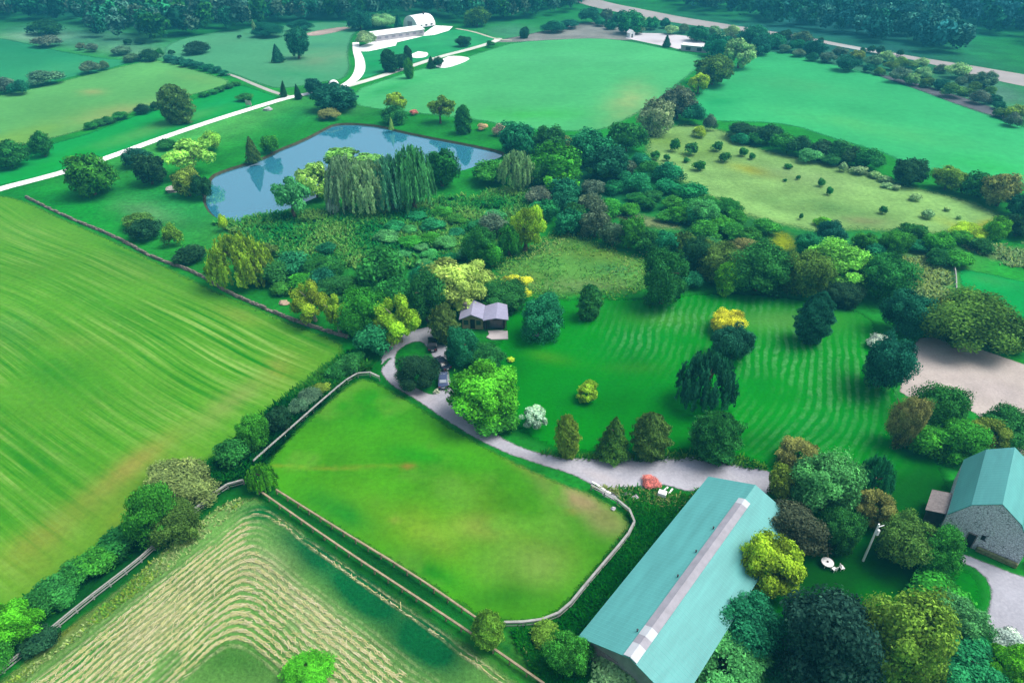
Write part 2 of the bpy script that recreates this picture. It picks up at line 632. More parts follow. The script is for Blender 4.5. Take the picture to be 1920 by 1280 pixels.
tag(bm_obj('water', bmv, m_w), kind='structure')

TAN = S(178, 178, 120)
# far fields
sheet('field', [(-60, 66), (0, 70), (60, 82), (100, 92), (190, 108), (250, 113), (236, 123), (160, 140), (120, 150), (50, 165), (0, 172), (-60, 178)],
      S(52, 158, 98), .03, M_field_far, [(60, 95, 120, 14, 8, S(40, 150, 95), .6), (120, 130, 90, 12, -8, S(75, 172, 105), .5)], seed=11)
sheet('field', [(-60, 186), (0, 178), (50, 168), (140, 145), (250, 118), (300, 111), (335, 120), (400, 139), (446, 153), (400, 170), (350, 182),
                (330, 190), (265, 205), (250, 212), (240, 218), (210, 235), (160, 245), (60, 272), (0, 282), (-60, 292)],
      S(106, 186, 96), .04, M_field_far, [(220, 210, 90, 14, -10, S(165, 175, 105), .8), (175, 173, 26, 7, 0, S(170, 185, 110), .6), (80, 245, 140, 22, -14, S(128, 188, 82), .7),
                                          (380, 150, 70, 10, 12, S(128, 190, 100), .6), (20, 265, 60, 14, -12, S(140, 195, 75), .6)], seed=12)
sheet('field', [(-60, 306), (0, 290), (30, 285), (95, 268), (160, 250), (235, 222), (262, 210), (300, 203), (350, 189), (400, 172), (452, 156), (482, 165),
                (520, 178), (540, 182), (380, 240), (300, 262), (200, 300), (120, 325), (0, 352), (-60, 368)],
      S(22, 165, 66), .035, M_field_far, [(300, 238, 110, 10, -18, S(100, 178, 85), .7), (220, 262, 90, 8, -18, S(80, 178, 80), .5), (120, 300, 120, 12, -20, S(15, 160, 45), .7),
                                          (420, 190, 60, 10, -16, S(15, 165, 85), .6)], seed=13)
sheet('field', [(308, 85), (340, 72), (400, 60), (480, 52), (560, 45), (620, 40), (690, 47), (668, 62), (660, 80), (657, 105), (663, 128), (650, 150), (620, 153),
                (600, 157), (520, 170), (470, 155), (430, 139), (380, 124), (330, 111), (300, 104)],
      S(88, 172, 116), .03, M_field_far, [(600, 110, 70, 22, -4, S(118, 168, 118), .8), (560, 140, 60, 9, 6, S(50, 170, 100), .7), (420, 75, 80, 10, -8, S(100, 175, 120), .6),
                                          (610, 85, 60, 5, 0, S(70, 150, 110), .5)], seed=14)
sheet('field', [(660, 168), (700, 155), (760, 135), (860, 110), (920, 91), (960, 79), (1050, 73), (1120, 71), (1180, 76), (1260, 93), (1325, 106), (1332, 112),
                (1300, 140), (1270, 165), (1235, 195), (1200, 215), (1130, 250), (1040, 247), (960, 242), (900, 227), (760, 212), (700, 206), (655, 197)],
      S(88, 197, 116), .03, M_field_far, [(1180, 195, 40, 60, 52, S(165, 195, 120), .75), (720, 170, 110, 10, -18, S(45, 172, 85), .5), (1000, 215, 120, 18, 0, S(70, 195, 80), .6),
                                          (820, 195, 60, 20, 0, S(90, 195, 105), .5), (1060, 110, 160, 14, 0, S(95, 195, 125), .5)], seed=15)
sheet('field', [(1288, 192), (1330, 150), (1380, 115), (1430, 96), (1480, 98), (1560, 120), (1640, 138), (1720, 165), (1800, 195), (1900, 230), (1980, 255),
                (1980, 362), (1900, 347), (1780, 327), (1690, 311), (1660, 290), (1560, 262), (1480, 235), (1400, 230), (1350, 230), (1305, 222)],
      S(66, 193, 112), .03, M_field_far, [(1340, 200, 60, 30, -30, S(35, 170, 95), .7), (1640, 240, 200, 18, 10, S(95, 195, 105), .5), (1850, 310, 100, 22, 6, S(55, 195, 90), .6),
                                         (1500, 160, 120, 14, 8, S(85, 192, 112), .5)], seed=16)
sheet('bare_soil', [(1630, 134), (1680, 143), (1800, 178), (1915, 218), (1915, 236), (1800, 201), (1720, 170), (1640, 143)], S(112, 112, 118), .05, M_dirt, seed=17)
sheet('bare_soil', [(1000, 62), (1060, 46), (1120, 40), (1180, 48), (1215, 66), (1190, 78), (1120, 74), (1040, 76), (930, 82), (925, 76)], S(150, 152, 145), .02, M_dirt, seed=18)
sheet('bare_soil', [(566, 63), (600, 56), (640, 50), (672, 50), (640, 60), (600, 68), (572, 69)], S(200, 178, 165), .05, M_dirt, seed=19, var=.05)
sheet('farm_lawn', [(669, 128), (676, 90), (690, 80), (742, 82), (770, 72), (800, 65), (812, 66), (850, 53), (905, 63), (935, 73), (910, 85), (830, 103), (770, 122), (700, 143), (664, 156)],
      S(48, 172, 98), .04, M_lawn, [(850, 75, 70, 12, 0, S(70, 180, 110), .6), (700, 120, 40, 12, 0, S(25, 165, 85), .7)], seed=20)
# olive meadow on the right, and the centre meadow
sheet('meadow', [(1200, 250), (1240, 236), (1290, 228), (1370, 243), (1400, 268), (1480, 288), (1560, 300), (1640, 320), (1700, 345), (1780, 360), (1860, 385), (1900, 410),
                 (1880, 432), (1780, 447), (1700, 444), (1600, 436), (1560, 445), (1480, 432), (1390, 410), (1330, 380), (1260, 340), (1200, 295)],
      S(148, 198, 108), .03, M_meadow, [(1415, 320, 50, 9, 12, S(172, 178, 20), .95), (1300, 275, 90, 24, 10, S(120, 165, 60), .6), (1540, 390, 150, 20, 8, S(95, 145, 75), .7),
                                       (1630, 415, 50, 8, 5, S(140, 140, 95), .7), (1800, 425, 60, 9, 20, S(165, 175, 30), .8), (1850, 420, 40, 8, -18, S(170, 178, 25), .8), (1500, 330, 120, 18, 8, S(140, 175, 108), .7), (1230, 262, 40, 10, 0, S(130, 175, 50), .6)],
      seed=21, var=.22)
sheet('meadow', [(1130, 392), (1180, 393), (1250, 408), (1292, 420), (1288, 437), (1230, 434), (1190, 428), (1145, 412)], S(150, 172, 110), .06, M_meadow, seed=22)
sheet('meadow', [(1425, 440), (1450, 425), (1490, 432), (1515, 460), (1500, 480), (1440, 478)], S(150, 172, 15), .07, M_meadow, seed=22)
sheet('meadow', [(915, 500), (960, 480), (1000, 458), (1040, 428), (1075, 424), (1115, 445), (1180, 472), (1225, 480), (1240, 520), (1225, 548), (1160, 560), (1090, 560), (1040, 566), (990, 558), (930, 545)],
      S(104, 172, 72), .04, M_meadow, [(1120, 475, 60, 14, 8, S(140, 165, 45), .7), (1150, 505, 40, 10, 5, S(50, 150, 85), .6), (1000, 520, 50, 16, 0, S(110, 160, 60), .6),
                                      (1100, 535, 110, 14, 0, S(135, 170, 100), .6), (1060, 440, 30, 14, 0, S(80, 160, 70), .5)], seed=23, var=.25)
sheet('meadow', [(1690, 485), (1740, 482), (1770, 495), (1785, 520), (1780, 560), (1700, 570), (1685, 530)], S(140, 165, 112), .05, M_meadow, [(1720, 488, 40, 8, 0, S(170, 178, 20), .9)], seed=24, var=.25)
sheet('field', [(1786, 500), (1830, 506), (1980, 540), (1980, 612), (1920, 604), (1880, 575), (1800, 548)], S(12, 165, 72), .05, M_lawn, [(1850, 525, 60, 10, 10, S(70, 175, 85), .5)], seed=25)
sheet('meadow', [(1820, 470), (1880, 455), (1980, 462), (1980, 505), (1900, 500), (1840, 490)], S(128, 172, 98), .05, M_meadow, seed=26)


# centre lawn with mowing lines
def rows_lawn(V):
    a, b = un(1500, 600)[:2], un(1500, 800)[:2]
    d = (a - b) / np.hypot(*(a - b))
    q = V - b
    al = q @ d
    cr = q @ np.array([d[1], -d[0]])
    bend = np.maximum(0, 16 - al) ** 2 * .011
    row = cr + bend + .5 * fbm(V[:, 0], V[:, 1], 29, 3, 9.0)
    m = blob_weights(V, 1530, 705, 150, 120) * 1.5 + blob_weights(V, 1250, 615, 130, 60) * .9 + blob_weights(V, 1440, 600, 100, 40) * .7
    return row, np.clip(m * (1.1 + 1.2 * fbm(V[:, 0], V[:, 1], 37, 3, 8.0)), 0, 1)


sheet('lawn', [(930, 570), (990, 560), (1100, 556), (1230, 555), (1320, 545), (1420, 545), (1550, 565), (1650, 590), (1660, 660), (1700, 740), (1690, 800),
               (1780, 850), (1800, 960), (1790, 1050), (1860, 1080), (1860, 1180), (1700, 1330), (1300, 1330), (1380, 1100), (1455, 890), (1390, 862), (1300, 852),
               (1150, 860), (1080, 858), (1000, 838), (935, 792), (880, 730), (880, 680), (935, 640)],
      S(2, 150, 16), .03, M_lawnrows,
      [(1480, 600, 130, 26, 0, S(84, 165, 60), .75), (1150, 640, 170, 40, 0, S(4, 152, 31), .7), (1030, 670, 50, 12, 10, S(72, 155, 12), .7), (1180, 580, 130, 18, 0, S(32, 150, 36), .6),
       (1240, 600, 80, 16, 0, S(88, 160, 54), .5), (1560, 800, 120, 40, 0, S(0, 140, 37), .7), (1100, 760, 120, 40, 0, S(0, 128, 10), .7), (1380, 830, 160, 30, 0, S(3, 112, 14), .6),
       (1600, 1080, 210, 90, 0, S(2, 90, 6), 1.4), (1720, 930, 110, 90, 0, S(2, 104, 8), 1.2), (960, 690, 40, 40, 0, S(0, 132, 6), .7), (1400, 720, 150, 50, 0, S(0, 145, 33), .6),  # the strong dark blobs paint tree shade into the bottom right lawn
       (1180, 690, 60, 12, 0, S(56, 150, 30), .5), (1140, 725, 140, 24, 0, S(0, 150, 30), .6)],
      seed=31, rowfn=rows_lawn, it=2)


def full_mask(V):
    m = np.clip(edge_dist(V, world_poly(FL)) / 9, 0, 1)
    m *= 1 - .5 * np.clip(blob_weights(V, 330, 520, 130, 60), 0, 1)
    for q in ((430, 752, 24, 130, 56), (215, 898, 26, 150, 52)): m *= 1 - .7 * np.clip(blob_weights(V, *q), 0, 1)
    return V[:, 0] * 0, m


FL = [(-60, 362), (0, 364), (50, 374), (120, 408), (200, 442), (300, 490), (380, 530), (420, 548), (480, 573), (560, 608), (640, 636), (652, 652), (640, 690),
      (570, 760), (440, 835), (385, 872), (300, 960), (200, 1040), (100, 1115), (0, 1150), (-250, 1260), (-250, 362)]
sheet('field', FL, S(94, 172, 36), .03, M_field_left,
      [(60, 440, 140, 60, 0, S(103, 171, 52), .8), (280, 520, 110, 40, 10, S(107, 171, 55), .7), (250, 600, 160, 40, 30, S(66, 154, 24), .6), (100, 700, 130, 40, 25, S(61, 154, 24), .7),
       (450, 590, 60, 20, 15, S(133, 163, 60), .7), (430, 752, 24, 130, 56, S(138, 172, 76), 1.0), (525, 690, 30, 40, 40, S(167, 163, 76), .9), (215, 898, 26, 150, 52, S(163, 163, 72), 1.0), (270, 930, 40, 150, 52, S(132, 158, 48), .8), (70, 1010, 40, 120, 56, S(140, 161, 57), .9), (60, 1080, 40, 120, 60, S(123, 158, 48), .7),
       (560, 700, 60, 40, -40, S(114, 167, 42), .7), (60, 850, 120, 60, 20, S(70, 158, 27), .7), (620, 650, 40, 12, 40, S(88, 170, 30), .6), (30, 960, 70, 40, 0, S(74, 154, 30), .6),
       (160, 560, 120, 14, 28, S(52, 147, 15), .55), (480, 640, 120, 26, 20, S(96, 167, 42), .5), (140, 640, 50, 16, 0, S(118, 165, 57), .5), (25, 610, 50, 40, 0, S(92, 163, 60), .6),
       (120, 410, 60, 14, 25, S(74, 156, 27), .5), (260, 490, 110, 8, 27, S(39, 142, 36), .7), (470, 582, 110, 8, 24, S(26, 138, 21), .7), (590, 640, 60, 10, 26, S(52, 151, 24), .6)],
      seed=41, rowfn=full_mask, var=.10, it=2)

sheet('paddock', [(680, 704), (715, 716), (770, 748), (850, 798), (950, 855), (1060, 905), (1112, 920), (1175, 960), (1192, 985), (1150, 1042), (1090, 1112), (1050, 1157), (1000, 1174), (940, 1174),
                  (890, 1162), (780, 1088), (640, 1003), (510, 928), (482, 875), (560, 798), (640, 726)],
      S(76, 168, 18), .04, M_paddock,
      [(680, 760, 90, 50, 0, S(25, 158, 9), .8), (800, 860, 110, 26, 10, S(20, 152, 9), .7), (580, 830, 60, 20, -30, S(80, 172, 18), .5), (760, 980, 130, 60, 20, S(120, 172, 33), .8),
       (900, 940, 90, 50, 20, S(108, 172, 22), .6), (1000, 1040, 90, 60, 0, S(125, 165, 52), .6), (1095, 945, 90, 24, 30, S(178, 165, 112), 1.2), (1130, 985, 40, 24, 30, S(150, 160, 90), .8), (985, 1060, 80, 50, 0, S(140, 178, 80), .8), (900, 985, 60, 30, 0, S(150, 178, 67), .8), (820, 1010, 60, 24, 30, S(140, 175, 60), .6), (990, 880, 60, 10, 30, S(140, 160, 67), .7), (640, 960, 90, 30, 25, S(35, 145, 33), .7),
       (800, 1070, 80, 24, 25, S(25, 140, 18), .7), (950, 1120, 90, 24, 0, S(60, 150, 22), .6), (765, 874, 14, 6, 0, S(150, 130, 52), .9), (1070, 960, 18, 6, 0, S(175, 150, 75), .7), (550, 874, 110, 3, 3, S(140, 170, 45), .8),
       (660, 876, 100, 3, -2, S(140, 170, 45), .7), (930, 1000, 40, 20, 0, S(140, 170, 67), .5), (1140, 970, 30, 16, 30, S(130, 150, 71), .6), (740, 975, 14, 8, 0, S(150, 160, 67), .6)],
      seed=42, it=2, var=.2, var2=S(104, 172, 48))
# grass lane between the two tan fences
sheet('grass_lane', [(500, 925), (520, 925), (640, 1003), (780, 1088), (890, 1166), (960, 1190), (1040, 1290), (1010, 1290), (890, 1200), (760, 1114), (640, 1034), (490, 936)], S(14, 100, 40), .05, M_grass,
      [(720, 1060, 60, 8, 33, S(60, 140, 40), .5)], seed=43)

# hay field with chevron windrows
_ap = un(485, 915)[:2]
_lw = un(0, 1290)[:2]
_rw = un(1020, 1290)[:2]
_dl = (_lw - _ap) / np.hypot(*(_lw - _ap))
_dr = (_rw - _ap) / np.hypot(*(_rw - _ap))


def hay_rows(V):
    q = V - _ap
    a = q @ np.array([-_dl[1], _dl[0]])
    b = q @ np.array([_dr[1], -_dr[0]])
    a, b = np.abs(a), np.abs(b)
    k = 1.7
    v = -np.log(np.exp(-a / k) + np.exp(-b / k)) * k
    v = v + .2 * fbm(V[:, 0], V[:, 1], 17, 3, 7.0)          # swaths wander, they are not ruled lines
    right = 1 / (1 + np.exp(-(a - b) / 1.5))
    m = np.clip((v - 1.6) / 2.2, .1, 1) * (1 - right) + np.clip((v - 6.0) / 2, 0, 1) * right
    m *= 1 - np.clip((v - 15.6) / 1.6, 0, 1)
    m = np.clip(m + .9 * right * np.exp(-((v - 2.2) / .35) ** 2), 0, 1)
    m *= 1 - .45 * right * np.clip((v - 5) / 3, 0, 1)
    m = m * np.clip(1.25 + 1.1 * fbm(V[:, 0], V[:, 1], 23, 3, 4.5), .25, 1)
    return v, m


HF = [(470, 930), (485, 926), (640, 1040), (760, 1120), (890, 1206), (1010, 1300), (900, 1420), (200, 1420), (-90, 1320), (0, 1272), (100, 1188), (240, 1085), (310, 1020), (400, 950), (440, 930)]
sheet('hay_field', HF, S(112, 172, 80), .04, M_hay,
      [(590, 1040, 34, 90, -56, S(2, 112, 56), 1.4), (680, 1110, 40, 110, -58, S(2, 112, 56), 1.5), (790, 1200, 46, 100, -58, S(2, 112, 56), 1.4), (500, 960, 50, 20, 0, S(12, 120, 50), .9), (100, 1200, 26, 160, 52, S(120, 150, 60), .8), (115, 1185, 30, 10, -30, S(150, 150, 20), .7),
       (280, 1050, 30, 100, 48, S(110, 155, 75), .7), (165, 1235, 70, 14, -38, S(20, 150, 40), .8), (450, 1235, 90, 40, 0, S(68, 132, 48), .95), (300, 1160, 120, 40, -40, S(168, 188, 125), .8),
       (480, 1060, 60, 40, 0, S(170, 192, 130), .6), (620, 1190, 110, 36, 35, S(165, 188, 125), .8), (560, 1120, 110, 22, 38, S(172, 188, 130), .7)],
      seed=44, rowfn=hay_rows, sp=.5, it=1)

# gravel drive, yards, sand arena
DRV = S(178, 176, 186)
isl = smooth_poly([un(*p)[:2] for p in [(742, 672), (748, 655), (785, 638), (803, 656), (818, 684), (826, 712), (824, 730), (816, 740), (792, 733), (762, 712), (744, 690)]], True, it=2)
sheet('driveway', [(748, 660), (735, 668), (714, 690), (712, 672), (724, 648), (745, 632), (775, 618), (812, 610), (846, 626), (845, 655), (838, 680), (848, 720), (856, 745), (880, 775), (920, 806), (965, 832), (1010, 848), (1070, 857),
                   (1120, 858), (1200, 854), (1290, 852), (1350, 860), (1420, 872), (1456, 888), (1450, 930), (1380, 940), (1335, 915), (1292, 926), (1255, 912), (1212, 912), (1196, 926), (1168, 936), (1140, 940), (1112, 912), (1075, 892), (1010, 872),
                   (950, 852), (890, 824), (830, 786), (775, 748), (735, 726), (716, 706), (711, 690), (722, 664), (735, 650)][1:-2],
      S(186, 185, 194, .68), .085, M_gravel, [(1130, 896, 60, 12, 20, S(200, 192, 194, .66), .7), (1400, 880, 70, 12, 8, S(150, 152, 170, .66), .6), (1290, 872, 60, 10, 0, S(186, 188, 204, .66), .6), (770, 735, 60, 14, 25, S(190, 178, 182, .66), .6),
                                          (1000, 862, 60, 8, 20, S(160, 152, 158, .66), .6)],
      seed=51, holes=(isl,), sp=.6)
sheet('sand_arena', [(1680, 750), (1694, 690), (1715, 635), (1740, 630), (1800, 640), (1925, 684), (1990, 705), (1990, 920), (1920, 860), (1800, 750)], S(204, 192, 184, .62), .06, M_gravel,
      [(1800, 665, 60, 10, 12, S(182, 170, 172), .5), (1860, 730, 90, 20, 15, S(200, 188, 186), .5)], seed=53, var=.03)
sheet('farm_track', [(1785, 1030), (1830, 1045), (1905, 1075), (1980, 1095), (1980, 1220), (1920, 1205), (1850, 1185), (1842, 1160), (1858, 1110), (1842, 1075), (1790, 1050)], S(184, 184, 194, .66), .07, M_gravel, seed=54)
# white road and its branches
WHITE = (.83, .83, .81)
ribbon('road', [(-80, 382), (0, 354), (60, 339), (130, 320), (200, 297), (300, 260), (400, 226), (500, 195), (545, 182), (600, 172), (640, 162), (655, 158)], 4.3, .07, M_road, WHITE)
ribbon('road', [(640, 164, 4.5), (665, 150, 5.0), (676, 132, 5.5), (675, 112, 5.0), (668, 95, 4.2), (667, 80, 4)], 5, .08, M_road, WHITE)
ribbon('road', [(650, 162), (700, 148), (760, 128), (830, 105), (880, 93), (930, 78), (935, 72)], 4.6, .075, M_road, S(235, 240, 225, .62))
ribbon('farm_track', [(385, 125, 1.2), (425, 138, 2.0), (450, 147, 2.4), (480, 160, 2.8), (510, 172, 3), (540, 181, 3)], 2.5, .08, M_road, S(205, 205, 195))
ribbon('farm_track', [(855, 54), (890, 60), (930, 74), (960, 76)], 2.5, .08, M_road, S(215, 215, 190))
sheet('concrete_yard', [(676, 97), (672, 88), (700, 78), (790, 66), (815, 48), (850, 50), (842, 58), (815, 66), (795, 68), (745, 80), (743, 86), (690, 97)], WHITE, .065, M_road, seed=55, it=0)
sheet('concrete_yard', [(766, 104), (790, 94), (805, 100), (800, 108), (775, 110)], WHITE, .065, M_road, seed=56)
sheet('concrete_yard', [(815, 124), (835, 106), (858, 105), (885, 109), (870, 118), (840, 128), (822, 128)], WHITE, .066, M_road, seed=57)
sheet('concrete_yard', [(1172, 72), (1190, 62), (1240, 63), (1290, 68), (1322, 80), (1328, 98), (1270, 92), (1220, 82)], S(236, 230, 235, .62), .05, M_road, [(1230, 78, 30, 4, 0, S(205, 195, 195), .6)], seed=58, it=0)
ribbon('road', [(1060, -12, 22), (1120, 8, 22), (1180, 20, 24), (1260, 36, 22), (1340, 48, 20), (1430, 60, 11), (1500, 70, 8), (1590, 88, 8), (1700, 107, 9), (1800, 126, 18), (1860, 139, 24), (1990, 164, 26)], 8, .06, M_road, S(196, 188, 184),
       blobs=[(1600, 92, 60, 6, 8, S(225, 235, 230), .6)])


# ------------------------------------------------------------------ plants: crown kinds (unit crown: radius 1, z 0..2)
M_leaf, nt, b = new_mat('foliage')
oi = N(nt, 'ShaderNodeObjectInfo')
tn = N(nt, 'ShaderNodeAttribute', attribute_name='tint').outputs['Fac']
c = mixc(nt, 1.0, oi.outputs['Color'], rng_map(nt, tn, 0, 1, .3, 1.75), 'MULTIPLY')
warm = rng_map(nt, tn, .55, 1.0, 0, .2)
c = mixc(nt, warm, c, mixc(nt, 1.0, c, (1.9, 1.35, .8), 'MULTIPLY'))
df = N(nt, 'ShaderNodeBsdfDiffuse')
tr = N(nt, 'ShaderNodeBsdfTranslucent')
mx = N(nt, 'ShaderNodeMixShader', Fac=.3)
nt.links.new(c, df.inputs[0]); nt.links.new(c, tr.inputs[0])
nt.links.new(df.outputs[0], mx.inputs[1]); nt.links.new(tr.outputs[0], mx.inputs[2])
nt.links.new(mx.outputs[0], nt.nodes['Material Output'].inputs['Surface'])
nt.nodes.remove(b)

# the same leaf shader fed by a per-leaf colour, for undergrowth and woods built as one mass
M_mass, nt, b = new_mat('mass_foliage')
c = N(nt, 'ShaderNodeAttribute', attribute_name='col').outputs['Color']
nt.links.new(c, b.inputs['Base Color'])
b.inputs['Roughness'].default_value = 1.0
b.inputs['Specular IOR Level'].default_value = 0.0
M_bark = simple_mat('bark', S(110, 95, 75), var=.4, scale=6, bump=.5)
M_bark_pale = simple_mat('pale_bark', S(185, 180, 150), var=.35, scale=6, bump=.4)


def unit(v):
    return v / (np.linalg.norm(v, axis=1)[:, None] + 1e-9)


def leaf_quads(P, Nn, size, g, asp=1.6, droop=0.0):
    """one folded-flat leaf card per point"""
    n = len(P)
    Nn = unit(Nn + g.normal(0, .55, (n, 3)))
    t = unit(np.cross(Nn, g.normal(0, 1, (n, 3))))
    if droop:
        t = unit(t * (1 - droop) + np.array([0, 0, -1.0]) * droop)
    bt = unit(np.cross(Nn, t))
    s = size * g.uniform(.6, 1.35, n)[:, None]
    a = t * s * asp * .5
    w = bt * s * .5
    V = np.stack([P - a, P + w * .9, P + a, P - w * .9], 1).reshape(-1, 3)
    return V


def crown(kind, seed, nleaf, size):
    g = np.random.default_rng(seed)
    asp, droop = 1.6, 0.0
    if kind in ('round', 'lumpy', 'loose', 'bush', 'mound'):
        K, rl, rr, keepz = dict(round=(64, (.17, .33), (.52, .84), -.85), lumpy=(46, (.17, .32), (.55, .86), -.7), loose=(26, (.16, .32), (.35, .9), -.55),
                                bush=(22, (.28, .46), (.4, .7), -.2), mound=(30, (.25, .38), (.5, .75), -.15))[kind]
        d = unit(g.normal(0, 1, (K * 3, 3)))
        d = d[d[:, 2] > keepz][:K]
        cen = d * g.uniform(*rr, len(d))[:, None]
        rad = g.uniform(*rl, len(d))
        ltint = np.clip(g.normal(.45, .2, len(d)), .05, .95)
        if kind == 'round':   # inner mass keeps the crown from reading hollow
            cen = np.concatenate([cen, unit(g.normal(0, 1, (5, 3))) * .2]); rad = np.concatenate([rad, np.full(5, .42)]); ltint = np.concatenate([ltint, np.full(5, .4)])
            cen = cen * np.array([1, g.uniform(.86, 1.0), 1])
        wgt = rad ** 2
        li = g.choice(len(cen), nleaf, p=wgt / wgt.sum())
        dd = unit(g.normal(0, 1, (nleaf, 3)) + np.array([0, 0, .25]))
        rr_ = rad[li] * g.uniform(.35, 1.12, nleaf) ** .5 * (1 + .25 * g.normal(0, 1, nleaf) * .4)
        P = cen[li] + dd * rr_[:, None]
        Nn = dd * .8 + unit(P) * .5
        tint = np.clip(ltint[li] + g.normal(0, .17, nleaf), 0, 1)
        if kind in ('bush', 'mound'):
            P[:, 2] = (P[:, 2] + .25) / .62
            k = P[:, 2] > -1
        P[:, 2] += 1.0
        if kind in ('bush', 'mound'):
            P[:, 2] = np.clip((P[:, 2] - .2) * .95, .02, None)
        P[:, 2] = np.maximum(P[:, 2], .02)
    elif kind in ('cone', 'oval'):
        z = g.random(nleaf) ** (1.25 if kind == 'cone' else 1.0)
        if kind == 'cone':
            prof = (1 - z) ** .75 * np.clip(z * 9 + .35, 0, 1)
        else:
            prof = np.sqrt(np.clip(1 - (z * 1.75 - .75) ** 2, .02, 1)) * np.where(z < .43, .75 + z * .6, 1)
        th = g.uniform(0, 2 * math.pi, nleaf)
        lob = 1 + .14 * np.sin(th * 5 + z * 17 + seed) + .10 * np.sin(th * 9 - z * 31) + .08 * np.sin(z * 55 + th * 2)
        r = prof * lob * g.uniform(.45, 1.05, nleaf) ** .45
        P = np.stack([r * np.cos(th), r * np.sin(th), z * 2], 1)
        Nn = np.stack([np.cos(th), np.sin(th), np.full(nleaf, .55)], 1)
        tint = np.clip(.5 + .22 * np.sin(th * 5 + z * 17 + seed) * np.sin(z * 21 + th * 3) + g.normal(0, .18, nleaf), 0, 1)
        asp = 1.9
    else:  # willow: curtains of hanging shoots from a dome of limbs
        ns = 170
        d = unit(g.normal(0, 1, (ns * 2, 3)) + np.array([0, 0, .35]))
        d = d[d[:, 2] > -.1][:ns]
        top = d * g.uniform(.7, 1.0, len(d))[:, None] * np.array([1, 1, .95])
        top[:, 2] += 1.0
        ln = np.clip(top[:, 2] - g.uniform(.05, .6, len(d)), .15, None) * g.uniform(.55, 1.0, len(d)) * np.clip(np.hypot(d[:, 0], d[:, 1]) * 1.3, .25, 1)
        li = g.integers(0, len(d), nleaf)
        t = g.random(nleaf) ** .8
        P = top[li] + np.array([0, 0, -1.0]) * (t * ln[li])[:, None] + d[li] * np.array([.12, .12, 0]) * t[:, None] + g.normal(0, .028, (nleaf, 3))
        Nn = d[li] * np.array([1, 1, .4])
        st = g.uniform(.2, .8, len(d))
        tint = np.clip(st[li] + g.normal(0, .12, nleaf), 0, 1)
        asp, droop = 2.4, .7
        P[:, 2] = np.maximum(P[:, 2], .03)
    if kind not in ('cone', 'willow'):      # some limbs reach farther than others
        ctr = np.array([0, 0, 1.0])
        dn = unit(P - ctr)
        k = np.ones(nleaf)
        for _ in range(9):
            uu = unit(g.normal(0, 1, (1, 3)))[0]
            k += g.uniform(-.22, .30) * np.exp(5.5 * (dn @ uu - 1))
        P = ctr + (P - ctr) * k[:, None]
        P[:, 2] = np.maximum(P[:, 2], .02)
    # normalise to the unit box without letting stray leaves count
    q = np.quantile(np.abs(P[:, :2]), .985)
    P[:, :2] /= q
    P[:, 2] *= 2.0 / np.quantile(P[:, 2], .992)
    V = leaf_quads(P, Nn, size, g, asp, droop)
    me = mesh_np('crown_' + kind, V, np.arange(len(V)).reshape(-1, 4))
    set_attr(me, 'tint', 'FLOAT', np.repeat(tint, 4))
    me.materials.append(M_leaf)
    return me


def trunk_mesh(seed, mat, limbs=6):
    """tapered trunk with limbs, 0..2 high in the crown's units, root at z = -0.35"""
    g = random.Random(seed)
    bm = bmesh.new()
    p = Vector((0, 0, -.36)); r = .11
    pts = [p]
    for k in range(4):
        p = p + Vector((g.uniform(-.06, .06), g.uniform(-.06, .06), .36))
        pts.append(p)
    for k in range(4):
        bm_rod(bm, pts[k], pts[k + 1], r * (1 - k * .2), r * (1 - (k + 1) * .2), 7)
    for k in range(limbs):
        a = k * 2 * math.pi / limbs + g.uniform(-.4, .4)
        s = pts[2 + k % 3]
        e = s + Vector((math.cos(a) * g.uniform(.4, .65), math.sin(a) * g.uniform(.4, .65), g.uniform(.25, .6)))
        bm_rod(bm, s, e, .045, .015, 5)
    me = bpy.data.meshes.new('trunk')
    bm.to_mesh(me); bm.free()
    me.materials.append(mat)
    return me


KIND = {
    'R': [crown('round', s, 8000, .10) for s in (1, 2, 3)],
    'L': [crown('lumpy', s, 7500, .11) for s in (4, 5)],
    'B': [crown('loose', s, 5000, .10) for s in (6, 7)],
    'C': [crown('cone', s, 6000, .09) for s in (8, 9)],
    'O': [crown('oval', s, 7500, .09) for s in (10, 11)],
    'W': [crown('willow', s, 14000, .055) for s in (12, 13)],
    'S': [crown('bush', s, 5500, .11) for s in (14, 15, 16)],
    'M': [crown('mound', s, 26000, .048) for s in (17, 18)],
    's': [crown('bush', s, 1200, .22) for s in (19, 20)],
}
NEAR = {   # finer leaves for plants that stand close to the camera
    'R': [crown('round', s, 26000, .056) for s in (31, 32, 33)],
    'L': [crown('lumpy', s, 22000, .062) for s in (34, 35)],
    'O': [crown('oval', s, 20000, .058) for s in (36, 37)],
    'C': [crown('cone', s, 16000, .056) for s in (38, 39)],
    'B': [crown('loose', s, 11000, .066) for s in (40, 41)],
}
TRUNKS = [trunk_mesh(s, M_bark) for s in (1, 2)]
TRUNK_PALE = trunk_mesh(3, M_bark_pale)
NAME = {'R': 'tree', 'L': 'tree', 'B': 'birch_tree', 'C': 'conifer', 'O': 'evergreen_tree', 'W': 'willow_tree', 'S': 'shrub', 'M': 'hedge', 's': 'shrub'}
CAT = {'R': 'tree', 'L': 'tree', 'B': 'tree', 'C': 'tree', 'O': 'tree', 'W': 'tree', 'S': 'shrub', 'M': 'hedge', 's': 'shrub'}
